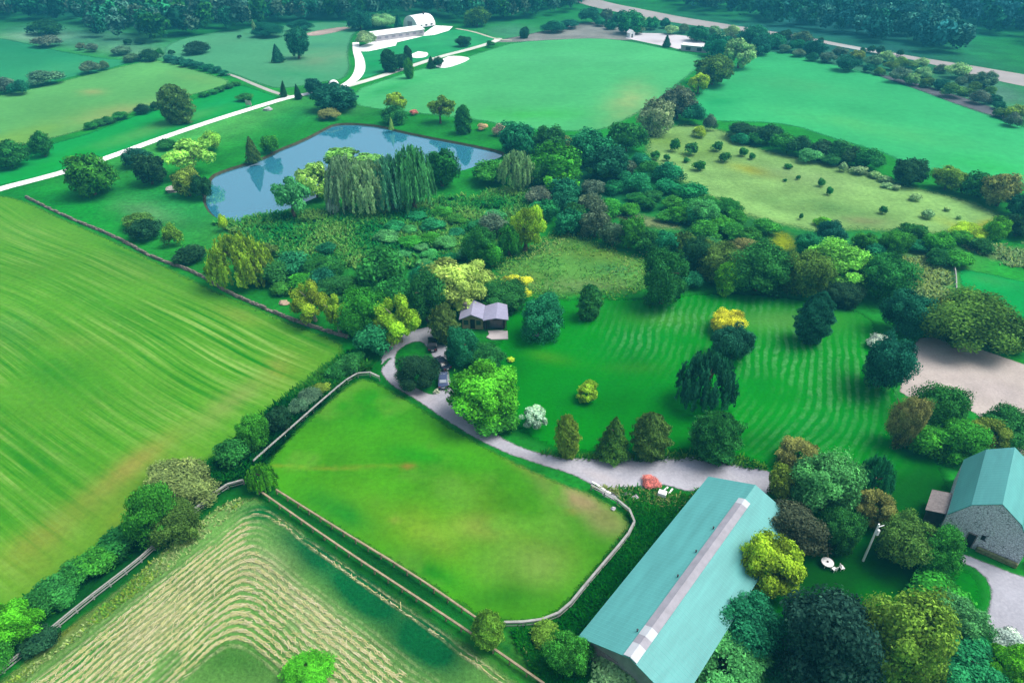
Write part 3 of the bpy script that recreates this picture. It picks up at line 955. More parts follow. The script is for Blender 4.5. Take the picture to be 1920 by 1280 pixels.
PAL = {
    'dk': (.020, .115, .022), 'dd': (.014, .056, .020), 'tl': (.016, .145, .052), 'md': (.032, .175, .018), 'br': (.065, .250, .014),
    'lg': (.130, .300, .045), 'yg': (.200, .330, .020), 'ye': (.350, .400, .030), 'ol': (.105, .190, .024), 'bn': (.140, .160, .045),
    'gy': (.150, .270, .110), 'gp': (.060, .115, .062), 'wh': (.30, .36, .31), 'dt': (.012, .085, .042), 'og': (.052, .122, .022), 'rd': (.40, .15, .11),
    'pk': (.33, .27, .18), 'pg': (.230, .360, .080), 'be': (.050, .215, .065),
}
n_plant = 0


def place(cx, cy, w, h, kind, colr, label, group=None, cat=None, name=None, pale=False):
    """a plant whose crown fills the photographed extent (cx, cy, w, h), standing on the ground"""
    global n_plant
    n_plant += 1
    g = random.Random(n_plant * 7 + 1)
    shrub = kind in 'SsM'
    z = 0.0
    zc = 0.5
    for _ in range(5):
        p = un(cx, cy, zc)
        s = FPX / depth(p)
        a = math.atan2(CAMH - zc, math.hypot(p[0], p[1]))
        ah = w / s / 2
        hh = h / s / 2
        v2 = hh ** 2 - (ah * math.sin(a)) ** 2
        av = math.sqrt(max(v2, (.3 * ah * math.cos(a)) ** 2)) / math.cos(a)
        av = min(max(av, .42 * ah), 2.6 * ah)
        lift = 0.0 if shrub else (.2 if kind == 'B' else -.03) * av
        if kind == 'C' or kind == 'O': lift = .06 * av
        if kind == 'W': lift = .0
        zc = av + lift
    x, y = p[0], p[1]
    col = np.array(PAL[colr] if isinstance(colr, str) else colr)
    col = col * 1.75 * np.array([g.uniform(.85, 1.18), g.uniform(.88, 1.14), g.uniform(.85, 1.18)])
    pool = NEAR[kind] if kind in NEAR and w > 52 and cy > 380 else KIND[kind]
    me = pool[g.randrange(len(pool))]
    rz = g.uniform(0, 6.28)
    nm = name or NAME[kind]
    if shrub:
        o = link(nm, me)
        o.location = (x, y, 0)
        o.rotation_euler = (0, 0, rz)
        o.scale = (ah, ah, av)
        o.color = (*np.clip(col, 0, 1), 1)
        return tag(o, label, cat or CAT[kind], group)
    root = empty(nm, (x, y, 0), rz, label, cat or CAT[kind], group)
    c = link('crown', me, None, root)
    c.location = (0, 0, lift)
    c.scale = (ah * g.uniform(.88, 1.12), ah * g.uniform(.88, 1.12), av)
    c.rotation_euler = (g.uniform(-.09, .09), g.uniform(-.09, .09), 0)
    c.color = (*np.clip(col, 0, 1), 1)
    t = link('trunk', TRUNK_PALE if pale else TRUNKS[g.randrange(2)], None, root)
    k = max(av, .5 * ah)
    t.location = (0, 0, .36 * k * .9)
    t.scale = (k * .95, k * .95, k * .9) if kind not in 'CO' else (k * .6, k * .6, k)
    return root


def many(rows, group=None, label=None):
    for r in rows:
        place(*r[:6], r[6] if len(r) > 6 else label, group)


def fill(poly, n, kinds, cols, wr, group, labels, seed, hr=.75, name=None):
    """n plants scattered over a surveyed outline; labels by colour"""
    g = random.Random(seed)
    P = np.array(poly, float)
    lo, hi = P.min(0), P.max(0)
    placed = []
    t = 0
    while len(placed) < n and t < n * 60:
        t += 1
        q = np.array([[g.uniform(lo[0], hi[0]), g.uniform(lo[1], hi[1])]])
        if not inside(q, P)[0]: continue
        w = g.uniform(*wr)
        if any(math.hypot(q[0][0] - a, (q[0][1] - b) * 1.6) < .42 * (w + c) for a, b, c in placed): continue
        placed.append((q[0][0], q[0][1], w))
    placed.sort(key=lambda v: v[1])
    for x, y, w in placed:
        cl = g.choice(cols)
        kd = g.choice(kinds)
        place(x, y, w, w * hr * g.uniform(.8, 1.2), kd, cl, labels[cl] if isinstance(labels, dict) else labels, (group + ' (' + CNAME[cl] + ')') if isinstance(labels, dict) else group, name=name)


CNAME = {'dk': 'dark green', 'dd': 'blackish green', 'tl': 'teal green', 'md': 'mid green', 'br': 'bright green', 'lg': 'light green', 'yg': 'yellow green', 'ol': 'olive',
         'gp': 'purplish grey', 'gy': 'grey green', 'dt': 'dark teal', 'og': 'dark olive', 'bn': 'brownish', 'be': 'blue green', 'pg': 'pale green'}


def lab(fmt, cols):
    return {c: fmt % CNAME[c] for c in cols}


# ------------------------------------------------------------------ plants: where they stand
P_ = place
# upper left fields
P_(78, 52, 58, 20, 'S', 'dd', 'wide blackish bush clump in the pale pasture under the far woodland')
P_(88, 78, 44, 18, 'S', 'gp', 'purplish bushes at the far corner of the blue-green field')
P_(150, 88, 16, 12, 'S', 'gp', 'small round purple-grey bush in the pale scrub, left of a larger pair')
P_(170, 90, 22, 14, 'S', 'gp', 'purple-grey bush in the pale scrub right of a smaller twin')
P_(225, 95, 34, 12, 'S', 'gp', 'low purplish scrub patch between pale pasture and hedge bank')
P_(240, 79, 15, 10, 'S', 'dd', 'tiny black-green bush just below the wood edge, left one of two')
P_(263, 79, 18, 8, 'S', 'dd', 'tiny flat dark bush just below the wood edge, right one of two')
P_(248, 109, 32, 14, 'S', 'gp', 'grey bush at the near end of the blue-green field')
P_(275, 104, 36, 20, 'S', 'dd', 'dark bush at the bend of the hedge bank, above the light green field')
P_(298, 99, 14, 14, 'S', 'dk', 'small upright bush topping the bend of the hedge bank')
P_(365, 89, 48, 15, 'S', 'dd', 'flat dark oval thicket alone in the upper grass field')
P_(321, 99, 13, 9, 'S', 'dd', 'little dark bush in grass beside the flat oval thicket')
P_(449, 69, 8, 6, 's', 'dd', 'dot-like dark bush high on the upper grass field')
P_(168, 127, 34, 20, 'S', 'gp', 'larger purple-grey bush on the line between blue-green and light green field')
P_(194, 123, 18, 16, 'S', 'gp', 'smaller purple-grey bush touching a larger one on the field line')
P_(82, 146, 54, 26, 'S', 'gp', 'broad purple-grey bush heap on the left field boundary')
P_(12, 160, 34, 28, 'S', 'gp', 'purple-grey bush cut by the picture edge on the upper field boundary')
P_(36, 165, 32, 24, 'S', 'dt', 'teal dark bush between two purple-grey bushes on the upper field boundary')
for i, (x, y, w, h) in enumerate([(318, 110, 26, 12), (335, 114, 26, 11), (352, 118, 28, 11), (370, 122, 26, 10), (388, 127, 26, 10), (405, 131, 24, 9), (420, 137, 20, 9)]):
    P_(x, y, w, h, 's', 'dt', 'low dark hedge shrub in the row running down to the narrow farm track', 'hedge shrubs along the farm track')
for x, y, w, h in [(384, 177, 20, 8), (398, 173, 18, 8), (412, 168, 20, 9), (428, 162, 20, 9), (442, 157, 18, 8)]:
    P_(x, y, w, h, 's', 'dk', 'thin hedge shrub in the row on the right edge of the light green field', 'thin hedge shrubs right of the big dark tree')
P_(325, 195, 52, 66, 'O', 'og', 'tall massive dark tree standing alone between light green field and white road')
P_(268, 204, 26, 18, 'S', 'dd', 'dark rounded bush a little left of the massive lone tree')
P_(290, 199, 15, 15, 'S', 'dd', 'small dark bush tucked close beside the massive lone tree')
for x, y, w, h in [(169, 236, 22, 13), (184, 230, 24, 13), (202, 225, 24, 14), (223, 218, 28, 14)]:
    P_(x, y, w, h, 'S', 'dk', 'dark bush in the short four-bush row below the light green field', 'four bushes in a row below the light green field')
P_(8, 292, 62, 48, 'R', 'dk', 'big dark tree cut off by the left picture edge, above the white road')
P_(77, 272, 36, 44, 'R', 'dk', 'dark pointed tree by the hedge right of the tree cut by the left edge')
P_(47, 283, 26, 13, 'S', 'dk', 'low dark bushes joining two dark trees at the left edge')
P_(166, 330, 84, 76, 'R', 'md', 'large round mid-green tree below the white road, farthest left of the roadside trees')
P_(255, 297, 46, 32, 'R', 'dt', 'low dark bluish tree near the white road, behind a blackish one')
P_(278, 320, 54, 54, 'R', 'dd', 'blackish round tree between the big round tree and the pond')
P_(311, 271, 34, 18, 'S', 'dk', 'low bush below the road culvert')
P_(356, 295, 82, 62, 'B', 'pg', 'pale feathery light green tree left of the pond')
P_(392, 266, 36, 34, 'S', 'lg', 'soft pale green bush on the slope above the pond corner')
P_(350, 344, 48, 50, 'R', 'ol', 'olive round tree at the left tip of the pond')
P_(378, 352, 34, 44, 'R', 'dd', 'dark tree overhanging the left tip of the pond')
P_(472, 280, 26, 46, 'C', 'og', 'slim pointed tree on the upper left pond bank')
P_(506, 271, 30, 32, 'R', 'md', 'round green tree on the upper left pond bank beside a slim pointed one')
P_(520, 100, 24, 30, 'C', 'dt', 'small dark fir in the upper grass field, the shorter of two')
P_(556, 83, 36, 52, 'R', 'dt', 'tall dark tree in the upper grass field beside a smaller fir')
P_(502, 57, 54, 15, 'M', 'dt', 'low clipped dark hedge under the woodland, left of a narrower one')
P_(563, 48, 42, 16, 'M', 'dt', 'short dark hedge block under the woodland near a pink dirt patch')
P_(476, 49, 9, 32, 'C', 'gy', 'thin pale tree spike beside the low clipped hedge')
P_(529, 167, 13, 28, 'C', 'dd', 'slim dark cypress where the farm track meets the white road, left one of two')
P_(558, 172, 12, 26, 'C', 'dd', 'slim dark cypress beside the white road, right one of two')
P_(588, 163, 32, 28, 'R', 'dt', 'round dark tree right of the two slim cypresses')
P_(608, 165, 26, 16, 'S', 'dt', 'dark bush in front of the white arched shelter')
P_(626, 186, 72, 46, 'R', 'dt', 'broad dark teal tree hiding the road bend above the pond')
P_(654, 187, 32, 28, 'R', 'dk', 'dark tree at the right foot of the broad teal tree above the pond')
P_(457, 183, 30, 12, 'S', 'dk', 'low bush behind the pale board at the white road')
P_(620, 215, 40, 16, 'S', 'bn', 'brown reedy bank bush at the top corner of the pond')
# far bank of the pond
P_(745, 192, 36, 34, 'L', 'yg', 'yellow-green tree on the far pond bank, behind a dark bush')
P_(740, 217, 38, 30, 'R', 'dk', 'dark bush at the foot of the yellow-green tree on the far pond bank', cat='shrub', name='shrub')
P_(776, 211, 14, 10, 'S', 'rd', 'tiny rust-brown bush in the field by the far pond bank')
P_(824, 205, 44, 44, 'B', 'ol', 'spreading olive-topped tree on the far pond bank')
P_(868, 223, 30, 50, 'O', 'dk', 'dense dark upright tree on the far pond bank')
P_(904, 238, 18, 13, 'S', 'pk', 'small pinkish-brown bush on the far pond bank, left of a paler one')
P_(938, 243, 24, 22, 'S', 'pk', 'pale tan bush at the right end of the far pond bank')
P_(733, 232, 9, 24, 'C', 'pg', 'tiny pale spire of a plant at the water edge')
# farmyard on the hill
P_(729, 114, 28, 38, 'O', 'dd', 'black-green leaning tree on the farm lawn, left of a matching rounder one')
P_(748, 117, 30, 28, 'R', 'dd', 'black-green round tree on the farm lawn between two taller ones')
P_(766, 103, 16, 32, 'O', 'dd', 'narrow black-green column tree on the farm lawn')
P_(768, 128, 18, 34, 'O', 'md', 'green column tree just below the farm lane')
P_(808, 117, 16, 20, 'C', 'dd', 'small black conifer left of the round white yard')
P_(823, 117, 18, 18, 'S', 'dd', 'dark bush on the edge of the round white yard')
P_(869, 78, 28, 18, 'R', 'dd', 'mushroom shaped dark tree on the farm lawn right of the white barns')
P_(919, 83, 14, 12, 'S', 'dk', 'small bush beside the farm lane at its upper end')
P_(686, 73, 36, 24, 'S', 'gy', 'grey-green bush at the left end of the long white shed')
P_(675, 38, 46, 34, 'R', 'dt', 'round dark tree behind the farm at the edge of the woodland')
P_(716, 40, 52, 20, 'M', 'gy', 'pale flecked hedge behind the long white shed')
P_(747, 42, 18, 26, 'C', 'dt', 'dark pointed tree just left of the rounded white barn')
P_(894, 33, 44, 32, 'R', 'og', 'olive-topped tree at the wood edge right of the rounded white barn')
P_(983, 61, 17, 19, 'O', 'dd', 'single block-shaped black tree at the left end of the brown dirt')
P_(1040, 50, 42, 20, 'S', 'dt', 'dark bush row on the upper edge of the brown dirt, left part')
P_(1070, 46, 34, 12, 'S', 'dt', 'dark bush row on the upper edge of the brown dirt, thin right part')
fill([(1090, 18), (1200, 34), (1330, 52), (1440, 64), (1440, 80), (1330, 74), (1270, 60), (1190, 60), (1110, 44)], 34, 'RS', ['dt', 'tl', 'gp', 'gy'], (20, 40), 'scrub trees below the pale highway',
     lab('%s scrub tree in the belt between pale highway and dirt lot', ['dt', 'tl', 'gp', 'gy']), 5, .72, name='scrub_tree')
P_(1182, 44, 44, 38, 'R', 'tl', 'teal round tree standing at the left corner of the white dirt lot')
P_(1251, 77, 14, 20, 'C', 'dt', 'small dark fir in the middle of the white dirt lot')
# hedge between the two upper right fields
P_(1346, 88, 44, 38, 'R', 'tl', 'teal tree at the right corner of the white dirt lot')
P_(1388, 103, 52, 50, 'L', 'gy', 'pale-topped leafy tree at the top of the hedge between the two bright fields')
P_(1338, 134, 66, 50, 'R', 'og', 'flat-topped olive tree bulging into the hedge between the two bright fields')
P_(1310, 158, 38, 36, 'L', 'yg', 'yellowish small tree below the flat-topped olive one in the field hedge')
P_(1272, 196, 60, 56, 'R', 'gp', 'grey feathery tree in the lower part of the field hedge, dark base')
P_(1232, 220, 64, 60, 'R', 'gy', 'grey-green bushy tree at the lower end of the bright central field')
P_(1302, 215, 40, 34, 'S', 'dt', 'dark bush low in the hedge between bright fields')
P_(1333, 230, 24, 28, 'S', 'gp', 'small grey bush on the near corner of the right bright field')
P_(1310, 247, 24, 20, 'S', 'yg', 'yellowish bush beside a grey one at the top of the olive meadow')
P_(1175, 258, 64, 54, 'R', 'dk', 'dark tree in the thick hedge corner below the bright central field')
P_(1105, 278, 74, 60, 'R', 'tl', 'broad teal tree below the bright central field, right of a rusty one')
P_(1062, 268, 30, 26, 'S', 'bn', 'rusty brown bush among dark trees below the bright central field')
P_(1030, 264, 56, 48, 'R', 'dk', 'dark tree at the right tip of the pond, behind a lighter willow')
P_(972, 262, 66, 58, 'R', 'tl', 'teal round tree right beside the right tip of the pond')
P_(1142, 306, 70, 56, 'R', 'dt', 'dark teal tree in front of the hedge corner, left of the purple scrub')
# right: dark thorn hedge below the right bright field
for x, y, w, h, cl in [(1394, 246, 58, 30, 'dd'), (1392, 260, 34, 20, 'tl'), (1440, 252, 48, 34, 'dd'), (1472, 268, 46, 34, 'dk'), (1500, 275, 42, 34, 'dd'), (1518, 292, 40, 26, 'be'), (1545, 282, 46, 34, 'dd'),
                       (1575, 282, 52, 38, 'dk'), (1600, 294, 44, 32, 'dd'), (1635, 302, 54, 38, 'dk'), (1420, 262, 36, 22, 'dk'), (1555, 300, 34, 20, 'dk')]:
    P_(x, y, w, h, 'S', cl, '%s bush in the dense thorn hedge between right bright field and olive meadow' % CNAME[cl], 'thorn hedge bushes (%s)' % CNAME[cl])
for x, y, w, h in [(1298, 280, 25, 22), (1346, 275, 20, 18), (1360, 295, 21, 18), (1393, 285, 16, 16), (1410, 293, 12, 12), (1311, 311, 22, 19), (1265, 273, 18, 22), (1230, 292, 17, 16), (1250, 296, 12, 12),
                   (1540, 342, 14, 15), (1555, 358, 12, 15), (1497, 333, 8, 8), (1472, 338, 7, 6), (1656, 394, 14, 14), (1502, 406, 7, 11), (1478, 312, 15, 9), (1287, 300, 12, 9)]:
    P_(x, y, w, h, 's', 'dk', 'small dark round bush dotted over the open olive meadow', 'small bushes dotted over the olive meadow')
for x, y, w, h in [(1717, 370, 20, 13), (1740, 402, 21, 16), (1775, 392, 12, 8), (1798, 407, 10, 8), (1581, 314, 14, 16), (1612, 320, 28, 16), (1660, 336, 24, 10), (1680, 352, 15, 10), (1665, 348, 20, 8), (1640, 328, 22, 12)]:
    P_(x, y, w, h, 's', 'gy', 'low grey-green tuft bush along the right rim of the olive meadow', 'low tuft bushes along the rim of the olive meadow')
P_(1705, 323, 56, 44, 'R', 'dd', 'blackish round tree at the lower corner of the right bright field')
P_(1779, 336, 54, 44, 'R', 'ol', 'yellow-topped round tree on the lower edge of the right bright field')
P_(1838, 350, 56, 44, 'R', 'dk', 'dark tree left of a bigger brown-grey one at the right picture edge')
P_(1880, 358, 64, 62, 'R', 'bn', 'brown-grey round tree near the right picture edge')
P_(1915, 388, 44, 42, 'R', 'dt', 'dark teal tree cut by the right edge below the brown-grey tree')
P_(1912, 426, 50, 40, 'R', 'dd', 'blackish tree cut by the right edge, beside a yellow-green hedge')
P_(1870, 430, 40, 42, 'R', 'br', 'bright green hedge tree with yellow rim at the end of the olive meadow')
P_(1815, 434, 60, 18, 'M', 'yg', 'yellow-green low hedge running into a bright hedge tree')
fill([(1615, 20 + 425), (1700, 436), (1800, 442), (1850, 456), (1850, 480), (1790, 485), (1700, 478), (1620, 468)], 15, 'RS', ['md', 'dk', 'tl'], (36, 60), 'hedge trees below the olive meadow',
     lab('%s tree in the hedge row right below the olive meadow', ['md', 'dk', 'tl']), 8, .7, name='hedge_tree')
P_(1555, 442, 58, 50, 'R', 'dt', 'dark teal round tree at the foot of the olive meadow, right of a yellow slope')
P_(1520, 464, 54, 44, 'R', 'tl', 'teal round tree just right of the yellow slope')
P_(1545, 415, 30, 18, 'S', 'br', 'bright bush peeking above the teal trees at the meadow foot')
# trees behind the lawn
P_(1305, 480, 60, 70, 'R', 'dd', 'blackish tree at the left end of the tree row behind the lawn')
P_(1345, 492, 84, 70, 'R', 'og', 'dark olive tree with pale blossom specks in the row behind the lawn')
P_(1362, 518, 42, 58, 'O', 'br', 'vivid green egg-shaped small tree in front of the tree row')
P_(1400, 468, 60, 44, 'R', 'bn', 'brownish open tree behind the vivid egg-shaped one')
P_(1425, 508, 104, 88, 'R', 'dk', 'broad dark green tree in the row, right of the vivid egg-shaped one')
P_(1508, 515, 90, 84, 'R', 'og', 'dark round tree in the row with light upper rim, right of the broad one')
P_(1578, 498, 112, 84, 'L', 'lg', 'large light green tree at the back of the row behind the lawn')
P_(1655, 520, 96, 80, 'R', 'dk', 'very round dark tree ending the row behind the lawn on its right')
P_(1580, 552, 66, 44, 'R', 'dd', 'low blackish tree at the right foot of the row behind the lawn')
P_(1530, 595, 62, 92, 'O', 'dt', 'single dark teal egg-shaped tree standing on the mown lawn')
P_(1246, 525, 88, 100, 'R', 'dk', 'big dark dense tree on the lawn edge, in front of the centre meadow')
P_(1298, 525, 40, 30, 'S', 'tl', 'low teal bush on the right side of the big dark lawn tree')
P_(1108, 566, 46, 60, 'O', 'dk', 'small dark egg-shaped tree between lawn and centre meadow')
P_(1017, 593, 82, 82, 'R', 'tl', 'round blue-green tree right of the grey roofed house')
P_(1365, 605, 58, 44, 'R', 'ye', 'golden yellow tree on the lawn')
P_(1378, 645, 70, 66, 'R', 'dt', 'blue-green tree half covering the golden yellow one')
P_(1327, 714, 114, 110, 'W', 'dt', 'large dark drooping tree in the middle of the lawn')
P_(1101, 736, 38, 36, 'L', 'yg', 'small cream-yellow bush alone on the lawn', cat='shrub', name='shrub')
P_(1003, 783, 48, 42, 'B', 'wh', 'white blossoming small tree beside the drive bend')
P_(1070, 818, 42, 76, 'O', 'ol', 'narrow olive shrub with golden tip, first of four along the drive', cat='shrub', name='shrub')
P_(1152, 822, 64, 80, 'C', 'og', 'pointed shrub with rusty tip, second of four along the drive', cat='shrub', name='shrub')
P_(1222, 816, 68, 86, 'O', 'og', 'tall pointed dark shrub, third of four along the drive', cat='shrub', name='shrub')
P_(1338, 814, 84, 94, 'O', 'dk', 'bulky dark shrub, largest of four along the drive', cat='shrub', name='shrub')
P_(908, 736, 126, 112, 'L', 'br', 'big bright green tree beside the fork of the drive')
P_(930, 785, 80, 50, 'S', 'md', 'green shrub added for the shading under the big bright tree')  # shrub added in place of the dark shading below the crown
P_(783, 700, 76, 66, 'M', 'dd', 'dark clipped mound on the island inside the drive loop')
P_(748, 600, 80, 82, 'B', 'yg', 'yellow-green open tree at the left end of the drive loop', pale=True)
P_(834, 606, 52, 68, 'O', 'og', 'dark olive egg-shaped tree left of the house')
P_(868, 652, 60, 72, 'R', 'tl', 'teal shrubby tree in front of the house', cat='tree')
P_(915, 668, 62, 46, 'R', 'dk', 'dark low tree in front of the house terrace')
P_(846, 538, 112, 98, 'L', 'pg', 'large pale yellow-green tree behind the house')
P_(888, 520, 70, 50, 'B', 'pg', 'pale crown rising at the right of the large pale tree')
P_(960, 537, 62, 36, 'B', 'ye', 'yellow flowering bush behind the house, edge of the centre meadow', cat='shrub')
P_(945, 556, 92, 46, 'R', 'dk', 'dark tree right behind the house roof')
P_(800, 560, 84, 96, 'R', 'dk', 'dark tall tree between the yellow-green and the pale tree')
P_(682, 585, 84, 82, 'R', 'md', 'mid-green round tree between two light birches by the stone wall')
P_(585, 565, 62, 70, 'B', 'yg', 'light yellow-green birch by the stone wall, left of a smaller one', pale=True)
P_(632, 587, 42, 66, 'B', 'yg', 'small light birch with white stem by the stone wall', pale=True)
P_(700, 637, 66, 58, 'S', 'tl', 'blue-green bush at the end of the stone wall near the drive')
fill([(600, 500), (680, 492), (800, 490), (850, 520), (780, 560), (740, 560), (700, 545), (620, 555), (590, 530)], 14, 'RS', ['dt', 'tl', 'dk'], (60, 90), 'dark trees above the drive loop',
     lab('%s tree in the dense belt between scrub meadow and drive loop', ['dt', 'tl', 'dk']), 21, .75)
# along the stone wall
P_(446, 487, 104, 92, 'W', (.120, .240, .020), 'tall yellow-green willow by the stone wall')
P_(480, 500, 50, 60, 'W', 'ol', 'ragged olive willow shoot on the right of the tall yellow-green one')
P_(255, 415, 52, 30, 'S', 'og', 'brown-green bush by the stone wall, above a dark one')
P_(272, 432, 50, 36, 'R', 'dd', 'dark round bush by the stone wall', cat='shrub', name='shrub')
P_(320, 442, 32, 42, 'S', 'ol', 'small olive bush by the stone wall between two dark ones')
P_(355, 474, 56, 34, 'S', 'dd', 'blackish low bush by the stone wall, left of the tall willow')
P_(418, 418, 16, 30, 'S', 'yg', 'little yellow plant at the near pond bank')
for x, y, w, h, cl in [(512, 512, 62, 46, 'dk'), (500, 470, 40, 30, 'og'), (545, 498, 60, 46, 'tl'), (560, 530, 56, 36, 'md'), (530, 540, 40, 26, 'md'), (605, 525, 50, 40, 'dt')]:
    P_(x, y, w, h, 'S', cl, '%s bush in the clump between tall willow and light birch' % CNAME[cl], 'bush clump right of the tall willow (%s)' % CNAME[cl])
# willows on the near pond bank
P_(642, 347, 76, 98, 'W', 'gy', 'grey-green weeping willow, left one of the tall pond willows')
P_(690, 352, 92, 96, 'W', 'gy', 'grey-green weeping willow in the middle of the pond willows')
P_(736, 349, 84, 98, 'W', (.06, .21, .08), 'bluish weeping willow just left of the tallest pond willow')
P_(772, 338, 90, 110, 'W', 'be', 'tallest weeping willow at the pond, with a green skirt')
P_(655, 302, 96, 42, 'L', 'lg', 'yellow-green rounded treetop behind the pond willows')
P_(592, 342, 62, 62, 'L', 'pg', 'pale yellowish round tree left of the pond willows')
P_(545, 367, 62, 70, 'B', 'be', 'airy blue-green small tree leaning over the near pond edge')
P_(622, 381, 26, 42, 'W', 'wh', 'small silvery drooping shrub in front of the pond willows', cat='shrub', name='shrub')
P_(828, 318, 56, 66, 'R', 'dk', 'dense dark ball-shaped tree at the pond, right of the willows')
P_(920, 325, 70, 42, 'S', 'md', 'green bushes on the near pond bank right of the ball-shaped tree')
P_(968, 320, 72, 66, 'W', 'gy', 'pale hanging willow at the right end of the pond')
P_(1042, 312, 92, 74, 'R', 'md', 'rounded green tree right of the pale hanging willow')
P_(1008, 330, 46, 44, 'R', 'dk', 'dark gap tree between pale hanging willow and rounded green tree')
# thicket right of the pond
SC_ = ['gp', 'md', 'dk', 'tl']
fill([(1120, 330), (1160, 300), (1215, 290), (1270, 330), (1340, 375), (1390, 405), (1330, 425), (1240, 405), (1150, 390), (1100, 380)], 48, 'SSR', SC_, (32, 58), 'thicket bushes left of the olive meadow',
     lab('%s bush in the thicket between pond trees and olive meadow', SC_), 31, .66)
fill([(1000, 360), (1060, 350), (1110, 385), (1130, 410), (1090, 428), (1040, 425), (1010, 400)], 16, 'RS', ['dk', 'md', 'gp', 'tl'], (40, 62), 'woodland patch above the centre meadow',
     lab('%s tree in the small wood just above the centre meadow', ['dk', 'md', 'gp', 'tl']), 32, .8)
P_(1052, 345, 60, 44, 'L', 'br', 'bright-topped tree at the upper edge of the small wood')
P_(985, 432, 54, 82, 'L', 'yg', 'yellow-green upright tree left of the centre meadow')
P_(955, 452, 40, 56, 'R', 'md', 'green tree leaning on the yellow-green upright one')
P_(905, 462, 58, 62, 'R', 'dk', 'dark tree left of the yellow-green upright one')
P_(930, 425, 54, 44, 'S', 'gp', 'purplish bush behind the dark trees left of the centre meadow')
P_(925, 478, 40, 44, 'S', 'md', 'green bush at the left corner of the centre meadow')
for x, y, w, h, cl in [(1080, 405, 46, 44, 'dk'), (1116, 420, 52, 52, 'gp'), (1150, 440, 44, 44, 'gp'), (1182, 438, 46, 58, 'md'), (1215, 455, 50, 44, 'dk'), (1250, 458, 50, 48, 'tl'), (1285, 462, 46, 48, 'og'), (1240, 470, 40, 34, 'dk')]:
    P_(x, y, w, h, 'R', cl, '%s tree in the row on the upper right rim of the centre meadow' % CNAME[cl], 'tree row on the rim of the centre meadow (%s)' % CNAME[cl])
fill([(1275, 395), (1330, 385), (1440, 410), (1440, 440), (1400, 455), (1330, 460), (1290, 440)], 20, 'RS', ['md', 'tl', 'be', 'ol'], (34, 58), 'bushes below the olive meadow',
     lab('%s bush in the scrub left of the yellow slope', ['md', 'tl', 'be', 'ol']), 33, .7)
fill([(720, 430), (800, 395), (880, 395), (960, 400), (930, 430), (880, 480), (800, 500), (700, 480)], 22, 'S', ['be', 'tl', 'md'], (24, 44), 'scrub bushes below the pond willows',
     lab('%s bush in the scrub meadow below the pond willows', ['be', 'tl', 'md']), 34, .5)
P_(610, 466, 34, 22, 'S', 'dt', 'single dark bush in the left half of the scrub meadow')
fill([(1490, 82), (1560, 95), (1660, 105), (1790, 130), (1850, 150), (1880, 190), (1920, 215), (1920, 232), (1860, 205), (1760, 165), (1650, 135), (1560, 118), (1480, 97), (1450, 90)], 62, 'SSR', ['gy', 'gp', 'dt', 'og', 'ol'], (20, 42), 'bushes along the ploughed strip',
     lab('%s bush in the scrub belt between highway and ploughed strip', ['gy', 'gp', 'dt', 'og', 'ol']), 35, .66)
P_(1903, 225, 28, 24, 'S', 'gp', 'purple-grey bush at the lower end of the ploughed strip')
for x, y, w in [(1618, 95, 12), (1634, 93, 14), (1652, 95, 16), (1688, 100, 12), (1540, 76, 10)]:
    P_(x, y, w, w * .9, 's', 'dd', 'black bush dot on the verge of the pale highway', 'black bushes on the highway verge')
for x, y, w, h, cl in [(1425, 88, 40, 28, 'dt'), (1455, 78, 36, 24, 'tl'), (1470, 70, 30, 22, 'dd'), (1502, 74, 36, 26, 'gp'), (1410, 70, 46, 34, 'dt')]:
    P_(x, y, w, h, 'R', cl, '%s tree above the top corner of the right bright field' % CNAME[cl], 'trees above the right bright field (%s)' % CNAME[cl])
# right side of the lawn
P_(1692, 588, 92, 84, 'R', 'dt', 'dark tree with pale flecks left of the big rounded hedge')
P_(1825, 606, 170, 116, 'M', 'og', 'huge rounded green-yellow hedge above the sand arena', )
P_(1752, 595, 50, 70, 'R', 'ol', 'olive tree at the left end of the huge rounded hedge')
P_(1790, 632, 60, 40, 'S', 'og', 'low dark bush under the huge rounded hedge')
P_(1916, 632, 44, 60, 'R', 'dk', 'dark tree cut by the right edge at the end of the huge hedge')
P_(1658, 682, 86, 102, 'R', 'dt', 'round dark tree at the corner of the sand arena, white flowers behind')
P_(1652, 643, 46, 26, 'S', 'wh', 'white flowering bush behind the round dark tree at the arena corner')
P_(1697, 790, 56, 100, 'R', 'bn', 'upright brown-olive tree at the left end of the clump below the arena')
P_(1757, 772, 96, 92, 'R', 'dk', 'dark green tree at the top of the clump below the arena')
P_(1800, 818, 104, 80, 'R', 'md', 'mid-green tree in the clump above the gambrel barn')
P_(1850, 818, 72, 66, 'L', 'ol', 'yellow-olive tree in the clump above the gambrel barn')
P_(1885, 802, 90, 76, 'R', 'dk', 'dark spiky tree between sand arena and gambrel barn')
P_(1738, 826, 66, 58, 'S', 'md', 'bush at the lower left of the clump below the arena')
